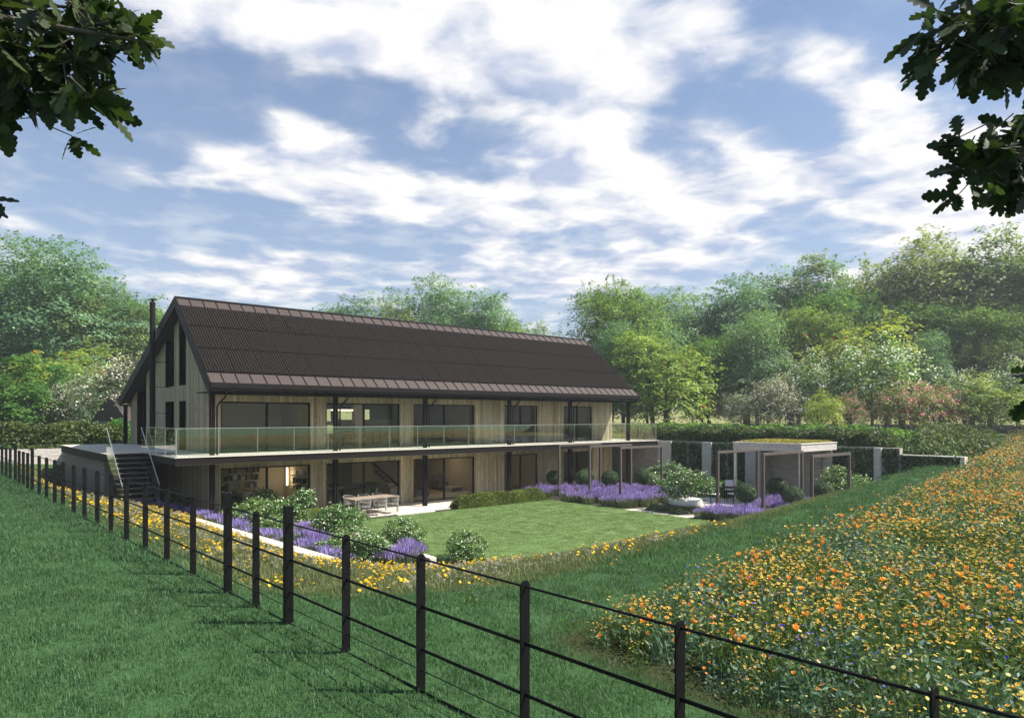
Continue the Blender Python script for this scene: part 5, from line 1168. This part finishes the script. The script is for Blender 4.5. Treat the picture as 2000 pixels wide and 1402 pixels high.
def flower_plant(kind):
    pal = {'orange': ('meadow_leaf', 'orange_petal', 'dark_eye'), 'amber': ('meadow_leaf_green', 'amber_petal', 'dark_eye'), 'cream': ('meadow_leaf', 'cream_petal', 'yellow_petal'), 'blue': ('meadow_leaf_green', 'blue_petal', 'blue_petal'),
           'green': ('meadow_leaf', 'cream_petal', 'cream_petal'), 'puff': ('bank_grass', 'seed_puff', 'seed_puff'), 'dandelion': ('bank_grass', 'yellow_petal', 'amber_petal')}[kind]
    parts = []; rnd_ = rg
    if kind in ('puff', 'dandelion'):
        V, Fq, Ft, av = blade_mesh(14, .09, .08, .008, rg, 1.2); parts.append((V, Fq, Ft, 0, av))
        for _ in range(rg.integers(2, 6)):
            x, y = rg.normal(size=2)*.09; h = rg.uniform(.07, .17)
            s = np.array([[x-.003, y, 0], [x+.003, y, 0], [x+.003, y, h], [x-.003, y, h]]); parts.append((s, [[0, 1, 2, 3]], None, 0, None))
            if kind == 'puff':
                d = rg.normal(size=(26, 3)); d /= np.linalg.norm(d, axis=1)[:, None]; V, Fq, a = leaf_quads(np.array([x, y, h])+d*.024, .018, 0, .9, rg, None, 0, d*2); parts.append((V, Fq, None, 1, a))
            else:
                nr = (rg.normal()*.3, rg.normal()*.3, 1)
                for rr, dz in ((.028, 0), (.021, .006), (.012, .010)): V, Fq = disc((x, y, h+dz), rr, 9, nr, .25); parts.append((V, Fq, None, 1 if rr > .02 else 2, None))
    else:
        hh = {'orange': .42, 'amber': .40, 'cream': .36, 'blue': .46, 'green': .34}[kind]
        n = 70; d = rg.normal(size=(n, 3))*np.array([.14, .14, .12])+np.array([0, 0, hh*.42]); d[:, 2] = np.abs(d[:, 2]); V, Fq, a = leaf_quads(d, .085, .0, .32, rg, None, -.6); parts.append((V, Fq, None, 0, a))
        V, Fq, Ft, av = blade_mesh(26, .16, hh*.85, .004, rg, .3); parts.append((V, Fq, Ft, 0, av))
        nf = {'orange': 4, 'amber': 11, 'cream': 6, 'blue': 10, 'green': 1}[kind]
        for _ in range(nf):
            x, y = rg.normal(size=2)*.14; h = hh*rg.uniform(.55, 1.3)
            s = np.array([[x*.5-.002, y*.5, 0], [x*.5+.002, y*.5, 0], [x+.002, y, h], [x-.002, y, h]]); parts.append((s, [[0, 1, 2, 3]], None, 0, None))
            nr = (rg.normal()*.35, rg.normal()*.35, 1)
            if kind == 'orange':
                if rg.random() < .4: V, Fq = disc((x, y, h), .032, 6, nr, 1.6); parts.append((V, Fq, None, 1, None)); V, Fq = disc((x, y, h+.002), .03, 5, nr, 2.0); parts.append((V, Fq, None, 1, None))
                else: V, Fq = disc((x, y, h), .027, 11, nr, .15); parts.append((V, Fq, None, 1, None)); V, Fq = disc((x, y, h+.006), .012, 6, nr, .1); parts.append((V, Fq, None, 2, None))
            elif kind == 'amber': V, Fq = disc((x, y, h), .019, 7, nr, .3); parts.append((V, Fq, None, 1, None)); V, Fq = disc((x, y, h+.006), .007, 5, nr, .1); parts.append((V, Fq, None, 2, None))
            elif kind == 'blue': V, Fq = disc((x, y, h), .015, 6, nr, .4); parts.append((V, Fq, None, 1, None))
            else: V, Fq = disc((x, y, h), .019, 9, nr, .2); parts.append((V, Fq, None, 1, None)); V, Fq = disc((x, y, h+.004), .010, 6, nr, .1); parts.append((V, Fq, None, 2, None))
    V, Q, T_, a, mi = assemble(parts)
    return raw(kind+'_flower', V, Q, T_, {'v': a}, tuple(LEAFM[k] for k in pal), mi)
def vor(P, scale, seed, k=7):
    r_ = np.random.default_rng(seed); f = np.zeros(len(P))
    for i in range(k):
        a = r_.uniform(0, 6.28); w = scale*r_.uniform(.6, 1.8); f += np.sin(P[:, 0]*math.cos(a)*w+P[:, 1]*math.sin(a)*w+r_.uniform(0, 6.28))
    return f/k
def in_meadow(P): return inside(P, MEADOW) & (seg_dist(P, MEADOW) > .05)
A_ = sample((4, 30, -8, 14), 29, in_meadow, 3, 11); B_ = sample((4, 45, -15, 20), 20, in_meadow, 11, 24); C_ = sample((10, 120, -20, 22), 7, in_meadow, 24, 80)
X_ = np.column_stack([rg.uniform(5, 55, 9000), rg.uniform(-22, 9, 9000)]); X_ = X_[in_meadow(X_) & ~in_view(X_, .06) & (np.hypot(X_[:, 0], X_[:, 1]) > 4)]
Pm = np.concatenate([A_, B_, C_, X_]); sm2 = np.concatenate([rg.uniform(.75, 1.15, len(A_)), rg.uniform(.9, 1.3, len(B_)), rg.uniform(1.2, 1.8, len(C_)), rg.uniform(1.3, 1.8, len(X_))])
edge = np.clip(seg_dist(Pm, MEADOW)/.5, .55, 1); sm2 = sm2*edge
u = rg.uniform(0, 1, len(Pm)); f1 = vor(Pm, 1.1, 3); f2 = vor(Pm, 1.6, 8); f3 = vor(Pm, 1.3, 14)
dist = Pm[:, 0]*E1[1]+Pm[:, 1]*E2[1]
w_o = .20+.35*f1+np.clip((dist-12)/60, 0, .10); w_a = .44+.8*f2; w_c = np.clip(.09+.8*f3-.5*f2, .01, 1); w_b = .12+.12*f1; w_g = .26+.1*f3
w_b = w_b*.45
Wt = np.clip(np.column_stack([w_o, w_a, w_c, w_b, w_g]), .02, 2); Wt /= Wt.sum(1)[:, None]; kk = (np.cumsum(Wt, 1) < u[:, None]).sum(1)
for i, (kd, lab) in enumerate((('orange', 'orange poppies and marigolds of the meadow'), ('amber', 'small amber flowers of the meadow'), ('cream', 'cream daisies of the meadow'), ('blue', 'blue cornflowers of the meadow'), ('green', 'leafy stems of the meadow'))):
    pc = proto_coll('meadow_'+kd, [flower_plant(kd) for _ in range(4)]); s_ = kk == i
    scatter('meadow_flowers', zcol(Pm[s_], -.02), sm2[s_], pc, 4, 20+i, .12, lab, 'wildflowers')
# strays at the meadow edge and seed heads on the bank
A_ = sample((3, 30, 2, 12), 2.2, lambda P: ~inside(P, MEADOW) & (seg_dist(P, MEADOW) < rg.uniform(0, 2.2, len(P))) & ~inside(P, OUT) & (P[:, 0] > 5.3), 4, 40)
pc = proto_coll('stray', [flower_plant('blue'), flower_plant('cream'), flower_plant('orange'), flower_plant('blue')]); scatter('stray_flowers', zcol(A_, -.06), rg.uniform(.35, .6, len(A_)), pc, 4, 31, .1, 'stray cornflowers in the grass beside the meadow', 'wildflowers')
for nm, kd, dn, sd, lab in (('dandelion_flowers', 'dandelion', 9, 5, 'yellow dandelions on the bank'), ('dandelion_seed_heads', 'puff', 6, 9, 'pale dandelion seed heads on the bank')):
    A_ = sample((3, 30, 8, 45), dn*2, on_bank, 5, 60); A_ = A_[(vor(A_, 1.4, sd) > rg.uniform(-.35, .45, len(A_)))]; A_ = A_[seg_dist(A_, OUT) > .25]
    dd = A_[:, 0]*E1[1]+A_[:, 1]*E2[1]; keep = rg.uniform(0, 1, len(A_)) < np.clip(.35+(dd-8)/18, 0, 1); A_ = A_[keep]; A_ = A_[rg.uniform(0, 1, len(A_)) > (A_[:, 0]-7)/8]
    pc = proto_coll(nm, [flower_plant(kd) for _ in range(4)]); scatter(nm, zcol(A_), rg.uniform(.75, 1.25, len(A_)), pc, 4, 40+sd, .15, lab, 'wildflowers')
# leafy border between bank and lawn
hedge([(19.5, 15.5), (19.2, 14.9), (25.4, 14.6), (27.5, 12.6), (28.2, 12.9), (25.6, 15.3)], .22, 'low pale leafy border between the lawn and the grass bank', 'herb_leaf', 92, .09, 1500, 'ground cover', name='border_plants', bumpy=.4)

# ---------------------------------------------------------------- oak boughs close to the viewpoint
def oak_leaf():
    # lobed outline, half width along the length
    half = [(0, .012), (.10, .02), (.18, .10), (.24, .135), (.29, .075), (.36, .16), (.43, .20), (.49, .105), (.56, .20), (.63, .225), (.69, .12), (.76, .19), (.82, .19), (.87, .11), (.94, .11), (1.0, .02)]
    V = []; Fq = []
    for t, w in half: V += [(t, -w, .10*w-.25*t*t*.3), (t, 0, -.25*t*t*.3), (t, w, .10*w-.25*t*t*.3)]
    for i in range(len(half)-1): b = i*3; Fq += [(b, b+3, b+4, b+1), (b+1, b+4, b+5, b+2)]
    return np.array(V), np.array(Fq)
OLV, OLF = oak_leaf()
def oak(name, lab, trunk, limbs, sprays, seed):
    """limbs: polylines of (px,py,D,r); sprays: (px,py,D,radius,count)"""
    rg = np.random.default_rng(seed)
    def W3(px, py, D): x, y = at(px, D); return np.array([x, y, zat(py, D)])
    t = empty(name, (0, 0, 0), 0, lab, 'tree'); m_ = MB()
    for L in limbs: m_.tube([tuple(W3(*q[:3])) for q in L], [q[3] for q in L], 7)
    m_.tube(trunk[0], trunk[1], 12); Vs = []; Fs = []; As = []; n = 0
    right = np.array([E1[0], E2[0], 0]); fw = np.array([E1[1], E2[1], 0])
    for px, py, D, rad, cnt, dirx, dirz in sprays:
        c = W3(px, py, D); main = right*dirx+np.array([0, 0, dirz])
        for _ in range(max(1, cnt//5)):
            # a twig carrying five leaves fanned round its tip
            o = c+(right*rg.normal()*rad*.5+fw*rg.normal()*rad*.7+np.array([0, 0, rg.normal()*rad*.36])); dr = main+rg.normal(size=3)*.45; dr /= np.linalg.norm(dr)
            m_.tube([tuple(o-dr*.11), tuple(o)], [.003, .002], 4)
            for k in range(5):
                d = dr*.8+rg.normal(size=3)*.55; d[2] -= .18; d /= np.linalg.norm(d); nn = rg.normal(size=3)*.5+np.array([0, 0, .8])-fw*.3; nn -= d*(nn@d); nn /= np.linalg.norm(nn); b = np.cross(nn, d)
                s = rg.uniform(.10, .155); V = o+(OLV[:, :1]*d+OLV[:, 1:2]*b+OLV[:, 2:]*nn)*s; Vs.append(V); Fs.append(OLF+n); n += len(V); As.append(np.full(len(V), rg.uniform()))
    m_.build('trunk', M['bark'], t); link('leaves', mesh_np('leaves', np.concatenate(Vs), np.concatenate(Fs), attrs={'v': np.concatenate(As)}), t, (LEAFM['oak_leaf'],))
    return t
tx, ty = at(-2700, 3.0)
oak('oak_tree', 'dark oak boughs hanging into the upper left corner', ([(tx, ty, 1.8), (tx, ty, 4), (tx+.1, ty, 6.5), (tx, ty, 10)], [.38, .28, .24, .15]),
    [[(-2700, -500, 3.0, .14), (-900, -250, 3.0, .10), (-400, -60, 2.9, .06), (-60, 30, 2.8, .025), (150, 60, 2.7, .010), (300, 85, 2.7, .004)], [(-400, -60, 2.9, .04), (-100, 130, 2.8, .015), (120, 170, 2.8, .006), (200, 190, 2.8, .003)], [(-100, 30, 2.8, .02), (60, 10, 3, .008), (240, 20, 3, .004)], [(-2700, -300, 3.0, .10), (-900, 100, 2.9, .04), (-60, 400, 2.8, .006), (10, 405, 2.8, .003)]],
    [(-60, 60, 2.9, .26, 200, .3, -.3), (30, 110, 2.8, .18, 120, .5, -.5), (95, 150, 2.7, .13, 70, .7, -.6), (0, 20, 3.0, .2, 110, .3, 0), (90, 90, 2.8, .13, 60, .6, -.3), (150, 180, 2.7, .08, 20, .8, -.5), (20, 180, 2.8, .08, 24, .2, -.9), (-30, 225, 2.8, .08, 20, .1, -1),
     (190, 30, 2.9, .11, 60, .7, -.3), (240, 55, 2.8, .08, 32, .9, -.3), (175, 70, 2.8, .09, 36, .3, -.9), (150, -5, 3.0, .10, 30, .5, .1), (262, 62, 2.7, .04, 10, 1, -.3), (-45, 385, 2.8, .05, 14, .8, -.1), (-20, 262, 2.8, .03, 5, .1, -1), (-40, 480, 2.8, .04, 5, .8, 0)], 101)
tx, ty = at(4300, 3.4)
oak('oak_tree', 'dark oak boughs reaching in from the upper right', ([(tx, ty, 1.8), (tx, ty, 4), (tx-.1, ty, 6.5), (tx, ty, 10)], [.42, .32, .28, .18]),
    [[(4300, -600, 3.4, .15), (2900, -300, 3.4, .11), (2400, -40, 3.2, .06), (2100, 30, 3.0, .03), (1950, 25, 2.9, .014), (1850, 45, 2.8, .005)], [(2400, -40, 3.2, .05), (2120, 300, 3.0, .02), (1960, 310, 2.9, .008), (1860, 330, 2.8, .004)], [(2100, 30, 3.0, .02), (1950, 130, 2.9, .008), (1890, 180, 2.8, .004)], [(4300, -100, 3.4, .11), (2900, 500, 3.3, .05), (2150, 770, 3.0, .01), (2010, 780, 2.9, .004)]],
    [(1990, 40, 2.9, .19, 170, -.6, -.2), (1925, 55, 2.8, .13, 90, -.8, -.1), (1875, 75, 2.7, .10, 45, -.9, -.3), (1835, 60, 2.7, .06, 14, -1, 0), (1790, 62, 2.7, .03, 7, -1, 0), (1850, 20, 2.8, .05, 8, -1, .3), (1830, 110, 2.7, .04, 7, -.8, -.6), (2010, 100, 2.9, .15, 110, -.3, -.5), (1930, 110, 2.8, .09, 36, -.4, -.8), (2020, 10, 3.0, .18, 90, -.5, .1), (1985, 140, 2.9, .06, 18, -.1, -1), (1905, 155, 2.8, .035, 7, -.2, -1),
     (1990, 300, 2.9, .13, 90, -.6, -.2), (1930, 305, 2.8, .09, 45, -.8, -.1), (1890, 320, 2.8, .07, 22, -.9, -.3), (2010, 340, 2.9, .11, 60, -.2, -.5), (1905, 355, 2.8, .05, 12, -.6, -.8), (1880, 268, 2.8, .04, 7, -1, .1), (2010, 255, 2.9, .08, 26, -.7, .1),
     (2030, 770, 2.9, .06, 10, -.8, -.5), (2035, 735, 2.9, .05, 8, -1, .1)], 103)
